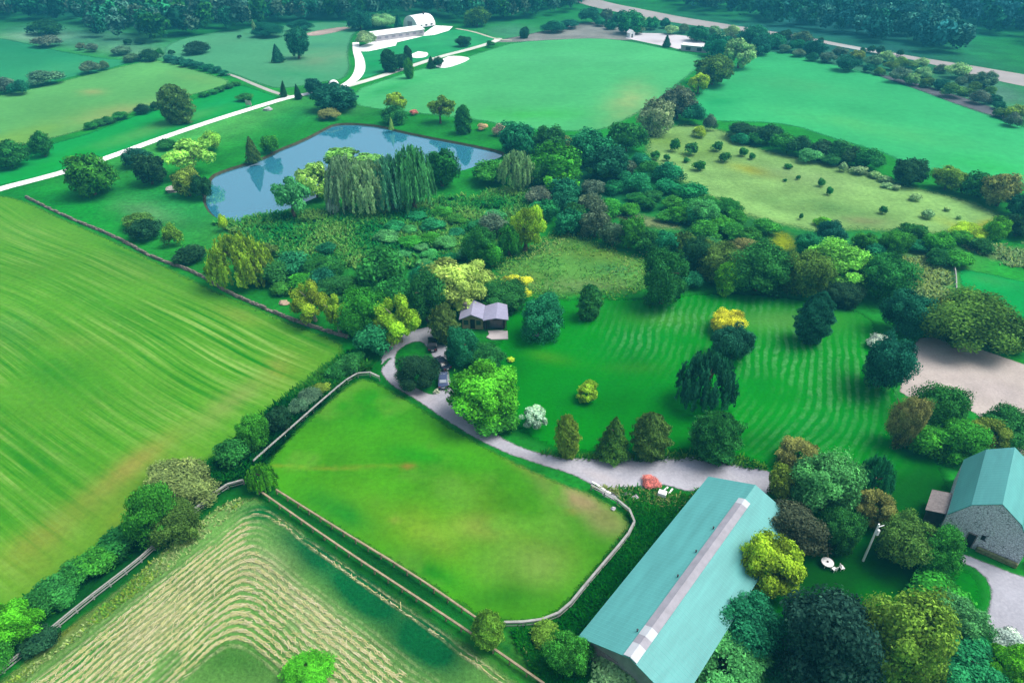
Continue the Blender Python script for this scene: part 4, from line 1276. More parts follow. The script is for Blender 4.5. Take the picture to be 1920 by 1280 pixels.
# trees around the long barn and bottom right
P_(1497, 852, 78, 62, 'L', 'bn', 'rusty-topped tree at the end of the gravel yard')
P_(1468, 910, 46, 62, 'R', 'ol', 'olive tree at the far end of the long barn')
P_(1553, 918, 124, 116, 'R', 'be', 'large blue-green tree right of the gravel yard')
P_(1643, 898, 66, 78, 'W', 'tl', 'thin feathery drooping tree on the dark lawn')
P_(1638, 952, 68, 68, 'L', 'bn', 'olive-brown tree above the white pole')
P_(1486, 992, 112, 100, 'R', (.040, .060, .036), 'dark purple-brown leaved tree beside the long barn')
P_(1576, 998, 72, 78, 'R', 'dk', 'dark round tree left of the white pole')
P_(1692, 1008, 92, 92, 'R', 'og', 'olive-dark tree right of the white pole')
P_(1762, 1026, 84, 90, 'R', 'md', 'green tree between the white pole and the gambrel barn')
P_(1452, 1068, 108, 116, 'L', 'yg', 'bright lime yellow tree beside the long barn')
P_(1408, 1165, 120, 108, 'R', 'tl', 'dark teal tree below the lime yellow one beside the long barn')
P_(1362, 1240, 150, 104, 'L', 'be', 'lush green lumpy tree at the near end of the long barn')
P_(1300, 1268, 66, 50, 'L', 'yg', 'yellow-green bush at the bottom edge by the long barn', cat='shrub', name='shrub')
P_(1566, 1208, 170, 180, 'R', (.016, .056, .030), 'big blackish round tree at the bottom edge')
P_(1520, 1268, 130, 50, 'C', 'dt', 'spreading dark teal fir at the bottom edge, left of the blackish tree')
P_(1706, 1206, 152, 176, 'R', 'ol', 'big olive round tree at the bottom edge')
P_(1757, 1108, 92, 58, 'S', 'md', 'low dark green bush on the lawn above the big olive tree')
P_(1802, 1168, 94, 84, 'R', 'be', 'blue-green tree at the edge of the grey track')
P_(1808, 1248, 150, 110, 'R', 'tl', 'broad teal tree in the bottom right, right of the big olive one')
P_(1895, 1245, 74, 84, 'L', 'br', 'vivid green bush in the bottom right corner', cat='shrub')
P_(1890, 1192, 50, 30, 'S', 'wh', 'white blossoming shrub below the grey track')
# hedge bottom left
P_(340, 905, 126, 84, 'R', 'bn', 'brownish ragged tree in the hedge below the mown field')
P_(282, 958, 84, 112, 'R', 'md', 'leafy green tree left of the brownish ragged one')
P_(325, 975, 90, 80, 'R', 'og', 'dark olive tree between ragged brown tree and grey fence')
for x, y, w, h, cl in [(228, 1014, 76, 42, 'dk'), (182, 1046, 72, 36, 'md'), (140, 1076, 66, 36, 'dk'), (98, 1106, 70, 46, 'dk'), (118, 1120, 50, 32, 'dk'), (62, 1134, 54, 50, 'dk')]:
    P_(x, y, w, h, 'S', cl, '%s bush in the shaded hedge beside the long grey fence' % CNAME[cl], 'hedge bushes beside the long grey fence (%s)' % CNAME[cl])
P_(26, 1166, 84, 88, 'L', 'br', 'bright green leafy tree in the bottom left hedge')
P_(-30, 1225, 80, 80, 'R', 'md', 'green tree cut by the left edge at the end of the hedge')
P_(70, 1196, 66, 36, 'S', 'dd', 'blackish low bush under the bright leafy tree')
P_(475, 814, 56, 64, 'R', 'md', 'rounded green tree in the hedge between mown field and paddock')
P_(430, 850, 60, 54, 'S', 'dk', 'dark bush left of the rounded green tree in the paddock hedge')
P_(525, 786, 46, 46, 'R', 'dd', 'blackish ball-shaped bush in the paddock hedge', cat='shrub', name='shrub')
for x, y, w, h, cl in [(556, 764, 34, 30, 'gp'), (580, 745, 42, 30, 'gp'), (604, 726, 36, 24, 'ol'), (628, 700, 40, 30, 'dk'), (654, 684, 44, 36, 'dk'), (668, 670, 30, 24, 'dk')]:
    P_(x, y, w, h, 'S', cl, '%s bush in the low hedge at the tip of the paddock' % CNAME[cl], 'low hedge at the paddock tip (%s)' % CNAME[cl])
P_(490, 896, 54, 52, 'W', 'br', 'grassy green weeping bush where the fences meet', cat='shrub', name='shrub')
P_(916, 1178, 58, 66, 'O', 'ol', 'yellowish-green upright shrub at the near paddock gate', cat='shrub', name='shrub')
P_(576, 1256, 78, 58, 'O', 'br', 'bright green bush in the hay field at the bottom edge', cat='shrub', name='shrub')
P_(1068, 1225, 80, 80, 'R', 'md', 'green tree at the near left corner of the long barn')
P_(1160, 1262, 104, 44, 'S', 'gy', 'grey-green thicket against the near gable of the long barn')
P_(1030, 1190, 60, 40, 'S', 'ol', 'olive bush between paddock fence and long barn')
for x, y, w, h in [(1100, 870, 26, 14), (1098, 866, 20, 12), (1130, 852, 30, 12), (1190, 854, 26, 10)]:
    pass
P_(1221, 904, 32, 22, 'S', 'rd', 'rust-red bush on the edge of the gravel yard')
P_(958, 674, 14, 10, 's', 'ye', 'tiny yellow flowering plant on the lawn beside the terrace')


# ------------------------------------------------------------------ woods, undergrowth and long grass (masses)
def mass(name, V, C, lab_=None):
    me = mesh_np(name, V, np.arange(len(V)).reshape(-1, 4))
    set_attr(me, 'col', 'FLOAT_COLOR', np.column_stack([np.repeat(C, 4, 0), np.ones(len(V))]))
    o = link(name, me, M_mass)
    return tag(o, lab_, kind='stuff')


def scatter_world(poly_w, n, g):
    P = np.array(poly_w, float)
    lo, hi = P.min(0), P.max(0)
    out = np.zeros((0, 2))
    while len(out) < n:
        q = lo + g.random((n * 2, 2)) * (hi - lo)
        out = np.concatenate([out, q[inside(q, P)]])
    return out[:n]


def forest(name, poly, spacing, hgt, cols, seed, label, leaves=330):
    g = np.random.default_rng(seed)
    W = np.array([un(*p)[:2] for p in poly])
    area = abs(sum(W[i][0] * W[(i + 1) % len(W)][1] - W[(i + 1) % len(W)][0] * W[i][1] for i in range(len(W)))) / 2
    n = int(area / spacing ** 2)
    X = scatter_world(W, n, g)
    Vs, Cs = [], []
    for x, y in X:
        H = g.uniform(*hgt)
        r = H * g.uniform(.30, .45)
        far = math.hypot(x, y)
        m = int(leaves * np.clip(430 / far, .35, 1.3))
        k = 9
        d = unit(g.normal(0, 1, (k, 3)) + np.array([0, 0, .5]))
        cen = d * .55
        li = g.integers(0, k, m)
        dd = unit(g.normal(0, 1, (m, 3)) + np.array([0, 0, .35]))
        P = (cen[li] + dd * .46) * np.array([r, r, H * .42]) + np.array([x, y, H * .56])
        V = leaf_quads(P, dd, r * .27 * math.sqrt(330 / m) ** .5, g, 1.4)
        c = np.array(cols[g.integers(len(cols))]) * g.uniform(.7, 1.9)
        t = np.clip(g.uniform(.5, 1.7, k)[li] * g.uniform(.7, 1.3, m), .25, 2.4)
        Vs.append(V); Cs.append(c[None] * t[:, None])
    return mass(name, np.concatenate(Vs), np.concatenate(Cs), label)


fcols = [PAL['dt'], PAL['dt'], PAL['tl'], PAL['dk'], (.03, .09, .06), (.06, .12, .07)]
forest('woodland', [(-160, -30), (1120, -40), (1085, 22), (1010, 34), (960, 40), (900, 46), (850, 42), (830, 30), (700, 34), (650, 40), (610, 38), (540, 44), (480, 54), (420, 63), (345, 74), (300, 84), (240, 80),
                    (175, 70), (168, 48), (120, 42), (60, 40), (-160, 40)], 8.2, (11, 17), fcols, 61, 'dense dark woodland closing the view at the top left')
forest('woodland', [(1215, -20), (1800, -30), (1740, 30), (1760, 60), (1830, 110), (1760, 105), (1690, 88), (1640, 82), (1600, 70), (1510, 56), (1420, 46), (1330, 30), (1270, 16)], 8.5, (10, 16), [PAL['dt'], (.014, .085, .065), (.012, .075, .070), (.03, .11, .08)], 62,  # leaf colours shifted to blue, painting distance haze into the foliage
       'blue-green wooded slope beyond the pale highway')
forest('woodland', [(1760, -30), (2080, -30), (2080, 100), (1960, 92), (1880, 74), (1810, 50), (1760, 20)], 8.5, (11, 17), [PAL['dt'], (.012, .07, .07), (.02, .09, .09)], 63,  # haze of the far corner is painted in as bluer leaves
       'bluish wood in the far top right corner beyond a strip of meadow')


def tufts(name, polys, n, hgt, cols, seed, label, wide=.35, world=False):
    """long grass and weeds: fans of blades"""
    g = np.random.default_rng(seed)
    Vs, Cs = [], []
    for poly in polys:
        W = np.array(poly) if world else np.array([un(*p)[:2] for p in poly])
        X = scatter_world(W, n, g)
        clump = fbm(X[:, 0], X[:, 1], seed, 3, 7.0)
        X = X[clump > -.35 + g.normal(0, .25, len(X))]
        m = len(X)
        for _b in range(3):
            h = g.uniform(*hgt, m)
            a = g.uniform(0, 6.28, m)
            ln = g.uniform(.7, 1.8, m) * h
            o = g.normal(0, .15, (m, 2))
            w = np.stack([-np.sin(a), np.cos(a)], 1) * (wide * g.uniform(.4, 1, m) * .5)[:, None]
            b0 = X + o
            tp = b0 + np.stack([np.cos(a), np.sin(a)], 1) * ln[:, None]
            z0 = np.zeros(m); 
            V = np.stack([np.column_stack([b0 - w, z0]), np.column_stack([b0 + w, z0]), np.column_stack([tp + w * .5, h]), np.column_stack([tp - w * .5, h * .95])], 1).reshape(-1, 3)
            ci = np.clip(((fbm(X[:, 0], X[:, 1], seed + 2, 3, 9.0) + 1) / 2 * len(cols) + g.normal(0, .7, m)).astype(int), 0, len(cols) - 1)
            Cs.append(np.array(cols)[ci] * g.uniform(.65, 1.35, m)[:, None])
            Vs.append(V)
    return mass(name, np.concatenate(Vs), np.concatenate(Cs), label)


G1 = [S(30, 138, 60), S(60, 160, 62), S(95, 178, 70), S(130, 190, 85)]
tufts('undergrowth', [[(400, 420), (520, 400), (640, 395), (760, 385), (900, 360), (1000, 350), (1010, 400), (900, 480), (820, 500), (600, 520), (500, 470)]], 16000, (.4, 1.1), G1, 71,
      'tall weedy undergrowth of the scrub meadow below the pond', wide=.55)
tufts('undergrowth', [[(915, 500), (1000, 458), (1050, 424), (1115, 445), (1225, 480), (1235, 530), (1160, 562), (1040, 568), (930, 545)]], 3000, (.15, .4), [S(90, 175, 70), S(115, 188, 72), S(145, 196, 85), S(170, 200, 110)], 72,
      'long tawny grass of the centre meadow', wide=.3)
tufts('undergrowth', [[(1110, 915), (1150, 925), (1190, 985), (1090, 1115), (1040, 1175), (1100, 1180), (1325, 915), (1290, 932), (1215, 918)], [(960, 1185), (1080, 1180), (1100, 1300), (1030, 1300)]], 4500, (.15, .6),
      [S(14, 100, 16), S(20, 115, 20), S(35, 125, 25), S(50, 135, 35), S(150, 170, 95)], 74, 'dark rank grass beside the long barn', wide=.3)
tufts('undergrowth', [[(470, 895), (395, 925), (300, 995), (85, 1155), (-60, 1250), (-60, 1210), (60, 1130), (200, 1050), (330, 950), (400, 880), (480, 800), (650, 665), (700, 690), (670, 700), (560, 795)]], 9000, (.4, 1.2),
      [S(8, 75, 25), S(15, 100, 25), S(30, 120, 30), S(60, 135, 40)], 75, 'dark undergrowth in the hedge bank along the fences', wide=.4)
tufts('undergrowth', [[(330, 1012), (425, 940), (468, 935), (340, 1050), (120, 1215), (-20, 1325), (0, 1290), (140, 1188)]], 900, (.1, .3), [S(80, 158, 52), S(110, 172, 60), S(145, 182, 64), S(170, 198, 120)], 76,
      'yellowish weeds along the hay field fence', wide=.3)
tufts('undergrowth', [[(1690, 485), (1740, 482), (1785, 520), (1780, 560), (1700, 572)], [(1800, 462), (1960, 455), (1960, 505), (1880, 500)]], 1200, (.2, .6), [S(130, 185, 100), S(160, 198, 125), S(170, 200, 100)], 77,
      'bleached tall grass left of the small green field', wide=.5)
tufts('undergrowth', [[(1010, 850), (1080, 853), (1150, 853), (1290, 848), (1385, 856), (1440, 875), (1430, 882), (1300, 862), (1150, 866), (1060, 862)]], 1500, (.2, .6), [S(60, 150, 30), S(110, 170, 50), S(20, 110, 20)], 78,
      'ragged grass fringe along the drive', wide=.2)
# loose hay lying in rows
_g = np.random.default_rng(80)
HW = np.array([un(*p)[:2] for p in HF])
X = scatter_world(HW, 60000, _g)
_v, _m = hay_rows(X)
keep = (_m > .5) & (((_v / .78) % 1.0) < .5) & (_g.random(len(X)) < .5)
X = X[keep]
_e = .05
_gx = hay_rows(X + np.array([_e, 0]))[0] - hay_rows(X - np.array([_e, 0]))[0]
_gy = hay_rows(X + np.array([0, _e]))[0] - hay_rows(X - np.array([0, _e]))[0]
a = np.arctan2(_gx, -_gy) + _g.normal(0, .28, len(X))      # the swath lies along the row
L = _g.uniform(.2, .6, len(X))
d2 = np.stack([np.cos(a), np.sin(a)], 1)
w2 = np.stack([-np.sin(a), np.cos(a)], 1) * .035
zz = _g.uniform(.06, .22, len(X))
V = np.stack([np.column_stack([X - d2 * L[:, None] - w2, zz * .6]), np.column_stack([X - d2 * L[:, None] + w2, zz * .6]), np.column_stack([X + d2 * L[:, None] + w2, zz]), np.column_stack([X + d2 * L[:, None] - w2, zz])], 1).reshape(-1, 3)
hc = np.array([S(236, 232, 165), S(214, 218, 140), S(246, 238, 190)])[_g.integers(0, 3, len(X))] * _g.uniform(.8, 1.2, len(X))[:, None]
mass('hay', V, hc, 'pale cut hay lying in curved rows on the stubble')


# ------------------------------------------------------------------ buildings
def metal_roof_mat(name, col, axis, pitch=.9):
    """painted standing-seam sheet metal: ribs across the axis plus dull patches"""
    m, nt, b = new_mat(name)
    tc = N(nt, 'ShaderNodeTexCoord')
    mp = N(nt, 'ShaderNodeMapping')
    nt.links.new(tc.outputs['Object'], mp.inputs['Vector'])
    w = N(nt, 'ShaderNodeTexWave', Scale=1.0 / pitch * .5, Distortion=0.0)
    w.bands_direction = axis
    nt.links.new(mp.outputs[0], w.inputs['Vector'])
    rib = rng_map(nt, w.outputs['Fac'], .9, 1.0, 0, 1)
    st = N(nt, 'ShaderNodeMapping')
    nt.links.new(tc.outputs['Object'], st.inputs['Vector'])
    st.inputs['Scale'].default_value = (1, .15, .5) if axis == 'Y' else (.15, 1, .5)
    f = noise(nt, st.outputs[0], .8, 5, .65)
    c = mixc(nt, 1.0, col, rng_map(nt, f, .3, .7, .84, 1.12), 'MULTIPLY')
    c = mixc(nt, mathn(nt, 'MULTIPLY', rib, .18), c, tuple(min(1, v * 1.35) for v in col))
    nt.links.new(c, b.inputs['Base Color'])
    b.inputs['Roughness'].default_value = .5
    b.inputs['Specular IOR Level'].default_value = .3
    bp = N(nt, 'ShaderNodeBump', Strength=.35, Distance=.04)
    nt.links.new(rib, bp.inputs['Height'])
    nt.links.new(bp.outputs[0], b.inputs['Normal'])
    return m


TEAL = S(110, 202, 198, .5)
M_teal_y = metal_roof_mat('teal_sheet_metal', TEAL, 'Y')
M_white_metal = simple_mat('white_sheet_metal', (.82, .82, .81), rough=.5, var=.05, scale=.6)
M_ridge = simple_mat('ridge_skylight', S(182, 180, 190), rough=.5, var=.14, scale=.9)
M_ridge_new = simple_mat('clear_ridge_panel', S(222, 228, 235), rough=.4, var=.08, scale=1.0)
M_greywall = simple_mat('grey_concrete_wall', S(160, 168, 160), var=.22, scale=.8, bump=.2)
M_stone = simple_mat('stone', S(150, 142, 130), var=.5, scale=3, bump=.8)
M_dark = simple_mat('dark_opening', (.012, .013, .014), rough=.6, var=.2)
M_glass = simple_mat('window_glass', (.03, .04, .05), rough=.1, var=.1, spec=.6)
M_wood = simple_mat('weathered_wood', S(160, 150, 148), var=.3, scale=3)
M_trim = simple_mat('dark_trim', S(80, 78, 85), var=.2)

m_rub, nt, b = new_mat('rubble_masonry')
tc = N(nt, 'ShaderNodeTexCoord')
vo = N(nt, 'ShaderNodeTexVoronoi', Scale=3.2)
vo.feature = 'DISTANCE_TO_EDGE'
v2 = N(nt, 'ShaderNodeTexVoronoi', Scale=3.2)
for q in (vo, v2): nt.links.new(tc.outputs['Object'], q.inputs['Vector'])
cc = mixc(nt, rng_map(nt, noise(nt, tc.outputs['Object'], 4, 4), .3, .7), S(190, 194, 208, .8), S(250, 250, 255, .85))
cc = mixc(nt, rng_map(nt, vo.outputs['Distance'], 0, .07, 1, 0), cc, S(84, 84, 96))
nt.links.new(cc, b.inputs['Base Color'])
bp = N(nt, 'ShaderNodeBump', Strength=.8, Distance=.08)
nt.links.new(vo.outputs['Distance'], bp.inputs['Height'])
nt.links.new(bp.outputs[0], b.inputs['Normal'])


def panel_roof(name, a, b_, c_, d_, th, mat, parent):
    """roof slab over the quad a b c d (counter-clockwise from above), th thick"""
    bm = bmesh.new()
    A = [Vector(p) for p in (a, b_, c_, d_)]
    nrm = (A[1] - A[0]).cross(A[3] - A[0]).normalized()
    bm_prism(bm, [p - nrm * th for p in A], nrm * th)
    return bm_obj(name, bm, mat, parent)


def local_frame(origin, axis):
    return math.atan2(axis[1], axis[0]) - math.pi / 2   # +Y of the building along axis


# long teal barn: local Y along the ridge, X from the left eave to the right eave
A0 = np.array([7.9, 45.8]); gdir = np.array([20.5, 24.8]); LB = 32.4
gdir = gdir / np.hypot(*gdir)
rzb = local_frame(A0, gdir)
barn = empty('long_barn', (A0[0], A0[1], 0), rzb, 'long low barn with a teal metal roof and pale strip along its ridge', 'barn')
WB, XR, HE, HR = 12.2, 6.3, 4.0, 6.5
bm = bmesh.new()
bm_prism(bm, [(.35, .4, 0), (WB - .35, .4, 0), (WB - .35, .4, HE - .12), (XR, .4, HR - .28), (.35, .4, HE - .12)], (0, LB - .8, 0))
wl = bm_obj('wall', bm, M_greywall, barn)
panel_roof('roof_panel', (-.25, -.3, HE - .1), (XR, -.3, HR), (XR, LB, HR), (-.25, LB, HE - .1), .1, M_teal_y, barn)
panel_roof('roof_panel', (XR, -.3, HR), (WB + .25, -.3, HE - .1), (WB + .25, LB, HE - .1), (XR, LB, HR), .1, M_teal_y, barn)
for y0, y1, mt in ((-.25, 1.7, M_ridge_new), (1.7, 2.9, M_ridge), (2.9, 4.3, M_ridge_new), (4.3, LB - 4.6, M_ridge), (LB - 4.6, LB - 3.5, M_ridge_new)):
    bm = bmesh.new()
    sl = (HR - HE + .1) / (XR + .25); sr = (HR - HE + .1) / (WB + .25 - XR)
    w_ = 0.82
    for sx, sk in ((-1, sl), (1, sr)):
        a = [Vector((XR, y0, HR + .06)), Vector((XR + sx * w_, y0, HR + .06 - w_ * sk)), Vector((XR + sx * w_, y1 - .01, HR + .06 - w_ * sk)), Vector((XR, y1 - .01, HR + .06))]
        bm_prism(bm, a, (0, 0, .07))
    bm_obj('ridge_panel', bm, mt, barn)
for y in (3.2, 12.5, 17.2, 22):
    bm = bmesh.new()
    xx = XR - 1.15
    bm_rod(bm, (xx, y, HR - 1.15 * sl - .05), (xx, y, HR - 1.15 * sl + .3), .08, n=10)
    bm_rod(bm, (xx, y, HR - 1.15 * sl + .3), (xx, y, HR - 1.15 * sl + .36), .12, n=10)
    bm_obj('roof_vent', bm, M_trim, barn)
bm = bmesh.new()
bm_box(bm, (3.2, .37, 1.6), (3.0, .08, 3.0))
dr = bm_obj('door', bm, M_wood, barn)
for k in range(4):
    bm = bmesh.new()
    bm_box(bm, (.33, 4 + k * 7, 2.3), (.06, 1.6, .9))
    wn = bm_obj('window', bm, M_glass, barn)
    bm = bmesh.new()
    for dy, dz, sy, sz in ((0, .5, 1.8, .1), (0, -.5, 1.8, .1), (.85, 0, .1, .9), (-.85, 0, .1, .9)):
        bm_box(bm, (.30, 4 + k * 7 + dy, 2.3 + dz), (.10, sy, sz))
    bm_obj('frame', bm, M_white_metal, wn)

# gambrel stone barn
n0 = np.array([59.1, 63.9]); gax = np.array([.605, .796])
rzg = local_frame(n0, gax)
gb_ = empty('stone_barn', (n0[0], n0[1], 0), rzg, 'stone barn with teal gambrel roof at the right picture edge', 'barn')
LG = 13.2
prof = [(0, 3.9), (1.9, 7.0), (4.75, 9.0), (7.6, 7.0), (9.5, 3.9)]
bm = bmesh.new()
bm_prism(bm, [(.05, 0, 0), (9.45, 0, 0)] + [(x + (.05 if x < 1 else -.05 if x > 9 else 0), 0, z - .16) for x, z in prof[::-1]], (0, LG - .3, 0))
sw = bm_obj('stone_wall', bm, m_rub, gb_)
ovh = .12
TEALS = TEAL
for i in range(4):
    (xa, za), (xb, zb) = prof[i], prof[i + 1]
    panel_roof('roof_panel', (xa, -ovh, za), (xb, -ovh, zb), (xb, LG, zb), (xa, LG, za), .1, M_teal_y, gb_)
bm = bmesh.new()
bm_box(bm, (3.6, -.03, 1.15), (.85, .1, 2.3))
dd_ = bm_obj('door', bm, M_dark, gb_)
bm = bmesh.new()
for dx in (-.5, .5): bm_box(bm, (3.6 + dx, -.05, 1.2), (.12, .14, 2.4))
bm_box(bm, (3.6, -.05, 2.46), (1.12, .14, .14))
bm_obj('frame', bm, M_wood, dd_)
bm = bmesh.new()
bm_box(bm, (4.75, -.03, 2.5), (.45, .1, .8))
bm_obj('window', bm, M_dark, gb_)
# foundation course, weathered and mossy
bm = bmesh.new()
bm_box(bm, (7.0, -.22, .45), (4.8, .42, .9), 0, .12)
bm_obj('foundation', bm, simple_mat('mossy_stone', S(150, 158, 110), var=.5, scale=2.5, bump=.8), gb_)
# lean-to on the left side
bm = bmesh.new()
bm_prism(bm, [(-2.1, 1.2, 0), (-.1, 1.2, 0), (-.1, 1.2, 2.9), (-2.1, 1.2, 2.3)], (0, 4.2, 0))
lt = bm_obj('lean_to', bm, M_trim, gb_)
panel_roof('lean_to_roof', (-2.4, .9, 2.35), (-.02, .9, 3.05), (-.02, 5.7, 3.05), (-2.4, 5.7, 2.35), .1, M_wood, lt)
bm = bmesh.new()
bm_box(bm, (-.9, .95, 3.0), (.12, 0.12, .3))
bm.free()
# grey annex at its right
an = empty('wall', tuple(un(1922, 1066)[:2]) + (0,), rzg, 'low grey wall running off from the stone barn to the right edge', 'wall')
bm = bmesh.new()
bm_box(bm, (1.6, 1.0, 1.3), (3.6, .4, 2.6))
bm_obj('panel', bm, M_greywall, an)
bm = bmesh.new()
bm_box(bm, (1.6, 1.0, 2.66), (3.8, .55, .1))
bm_obj('coping', bm, M_trim, an)

# house with two low lavender-grey roofs
hp = un(908, 622)[:2]
M_roofh = simple_mat('grey_roof_felt', S(180, 178, 206, .55), rough=.7, var=.1, scale=1.5, bump=.15)
M_beige = simple_mat('beige_plaster', S(190, 175, 135), var=.25, scale=2.5, bump=.2)
M_terr = simple_mat('terrace_slabs', S(226, 216, 214), var=.12, scale=.9)
rzh = R(-3)
house = empty('house', (hp[0], hp[1], 0), rzh, 'house with two joined lavender-grey roofs and a pale terrace', 'house')
X0, X1, X2, YB = -5.0, -.2, 4.6, 5.6
ZE = 2.9
bm = bmesh.new()
bm_prism(bm, [(X0 + .5, .9, 0), (X1 - .1, .9, 0), (X1 - .1, .9, ZE - .2), ((X0 + X1) / 2, .9, ZE + .55), (X0 + .5, .9, ZE - .2)], (0, YB - 1.3, 0))
hw1 = bm_obj('wall', bm, M_beige, house)
bm = bmesh.new()
bm_prism(bm, [(X1 + .12, 1.1, 0), (X2 - .5, 1.1, 0), (X2 - .5, 1.1, ZE - .2), (X1 + .12, 1.1, ZE - .2)], (0, YB - 1.5, 0))
hw2 = bm_obj('wall', bm, simple_mat('dark_brown_wall', S(70, 55, 48), var=.3, scale=3), house)  # right block has a plain dark brown wall
xm = (X0 + X1) / 2
panel_roof('roof_panel', (X0, .0, ZE - .15), (xm, .35, ZE + .85), (xm, YB + .5, ZE + .85), (X0 - .1, YB - .2, ZE - .15), .16, M_roofh, house)
panel_roof('roof_panel', (xm, .35, ZE + .85), (X1 - .01, .1, ZE + .05), (X1 - .01, YB - .1, ZE + .05), (xm, YB + .5, ZE + .85), .16, M_roofh, house)
xm2 = X1 + 2.6
panel_roof('roof_panel', (X1 + .01, -.35, ZE + .02), (xm2, -.25, ZE + .55), (xm2, YB, ZE + .75), (X1 + .01, YB - .3, ZE + .05), .16, M_roofh, house)
panel_roof('roof_panel', (xm2, -.25, ZE + .55), (X2 + .3, .0, ZE + .1), (X2 - .3, YB + .1, ZE + .2), (xm2, YB, ZE + .75), .16, M_roofh, house)
bm = bmesh.new()
bm_box(bm, (X0 + 2.6, .86, 1.25), (.95, .1, 2.1))
hd = bm_obj('door', bm, M_dark, house)
for xw, sz in ((X0 + 1.3, .9), (X0 + 3.8, .9)):
    bm = bmesh.new()
    bm_box(bm, (xw, .86, 1.55), (sz, .1, 1.0))
    bm_obj('window', bm, M_glass, house)
bm = bmesh.new()
bm_box(bm, (X1 + 2.3, 1.06, 1.2), (3.2, .1, 2.1))
gl = bm_obj('window', bm, M_glass, house)
bm = bmesh.new()
for xx in (X1 + .75, X1 + 2.3, X1 + 3.85): bm_box(bm, (xx, 1.0, 1.2), (.09, .1, 2.2))
bm_obj('frame', bm, M_trim, gl)
bm = bmesh.new()
bm_box(bm, (X1 + .4, .35, 1.35), (.16, .16, 2.75)); bm_box(bm, (X2 - .2, .35, 1.35), (.16, .16, 2.75))
bm_obj('post', bm, M_trim, house)
bm = bmesh.new()
tp = [(X1 + .9, .2), (X1 + 3.0, .5), (X2 + .1, .3), (X2 + .35, -2.6), (X1 + 1.9, -2.9), (X1 + .8, -2.2), (X1 + 1.3, -1.0)]
bm_prism(bm, [(x, y, 0) for x, y in tp], (0, 0, .22))
bm_obj('terrace', bm, M_terr, house)
bm = bmesh.new()
bm_box(bm, (X0 + .9, 3.6, ZE + 1.0), (.7, .7, 1.3), 0, .04)
ch = bm_obj('chimney', bm, M_stone, house)

# long white shed and the rounded white barn on the hill
s0, s1 = un(703, 79)[:2], un(795, 66)[:2]
ax = (s1 - s0); Ls = float(np.hypot(*ax)); rzs = local_frame(s0, ax)
shed = empty('long_shed', (s0[0], s0[1], 0), rzs, 'long white farm shed with a shallow white roof on the hill', 'shed')
M_pale = simple_mat('pale_grey_wall', S(215, 208, 215), var=.1, scale=.5)
bm = bmesh.new()
bm_prism(bm, [(.2, .2, 0), (.2, .2, 3.2), (-5, .2, 4.6), (-10.2, .2, 3.2), (-10.2, .2, 0)], (0, Ls, 0))
bm_obj('wall', bm, M_pale, shed)
panel_roof('roof_panel', (.6, -.3, 3.2), (.6, Ls + .6, 3.2), (-5, Ls + .6, 4.8), (-5, -.3, 4.8), .15, M_white_metal, shed)
panel_roof('roof_panel', (-5, -.3, 4.8), (-5, Ls + .6, 4.8), (-10.6, Ls + .6, 3.2), (-10.6, -.3, 3.2), .15, M_white_metal, shed)
for k in range(7):
    bm = bmesh.new()
    bm_box(bm, (.24, 3 + k * (Ls - 5) / 6, 1.7), (.1, 2.2, 1.0))
    bm_obj('window', bm, simple_mat('shed_window', S(170, 165, 180), var=.1), shed)
bm = bmesh.new()
bm_box(bm, (-3, .12, 1.5), (3, .1, 2.8))
bm_obj('door', bm, M_wood, shed)

qp = un(788, 50)[:2]
quo = empty('rounded_barn', (qp[0], qp[1], 0), rzs + R(10), 'white barn with a rounded hoop roof behind the long shed', 'barn')
bm = bmesh.new()
rad, LQ, nn = 6.2, 17.0, 18
ring = [(math.cos(i * math.pi / nn) * rad, math.sin(i * math.pi / nn) * rad * 1.05 + .6) for i in range(nn + 1)]
prev = None
for yy, sc in ((-LQ / 2, 1.0), (LQ / 2 - 3, 1.0), (LQ / 2 - 1, .93), (LQ / 2, .8)):
    cur = [bm.verts.new((x * sc, yy, z * sc)) for x, z in ring]
    if prev:
        for i in range(nn): bm.faces.new((prev[i], prev[i + 1], cur[i + 1], cur[i]))
    else:
        first = cur
    prev = cur
bm.faces.new(first); bm.faces.new(prev[::-1])
bmesh.ops.recalc_face_normals(bm, faces=bm.faces[:])
bm_obj('hoop_roof', bm, M_white_metal, quo)
bm = bmesh.new()
bm_box(bm, (0, -LQ / 2 - .05, 2.0), (4, .12, 4.0))
bm_obj('door', bm, M_pale, quo)
for k in range(3):
    bm = bmesh.new()
    bm_box(bm, (rad * .995, -5 + k * 4.5, 1.6), (.25, 1.6, .8))
    bm_obj('window', bm, M_dark, quo)
bm = bmesh.new()
bm_rod(bm, (1.5, 2, rad + .4), (1.5, 2, rad + 2.2), .5, n=12)
bm_obj('roof_vent', bm, M_trim, quo)

# white dirt lot: flat white shed and hut
lp0, lp1 = un(1276, 95)[:2], un(1326, 100)[:2]
ax = lp1 - lp0; Lf = float(np.hypot(*ax)); rzl = math.atan2(ax[1], ax[0])
fs = empty('flat_shed', (lp0[0], lp0[1], 0), rzl, 'flat white shed at the right end of the white dirt lot', 'shed')
bm = bmesh.new(); bm_box(bm, (Lf / 2, 3, 1.4), (Lf, 6, 2.8)); bm_obj('wall', bm, M_pale, fs)
bm = bmesh.new(); bm_box(bm, (Lf / 2, 3, 2.9), (Lf + .8, 6.8, .2)); bm_obj('roof', bm, M_white_metal, fs)
for k in range(2):
    bm = bmesh.new(); bm_box(bm, (4 + k * 6, -.05, 1.3), (2.6, .12, 1.6)); bm_obj('door', bm, M_trim, fs)
hp2 = un(1185, 71)[:2]
hut = empty('hut', (hp2[0], hp2[1], 0), R(20), 'small white hut with pitched roof at the left end of the dirt lot', 'hut')
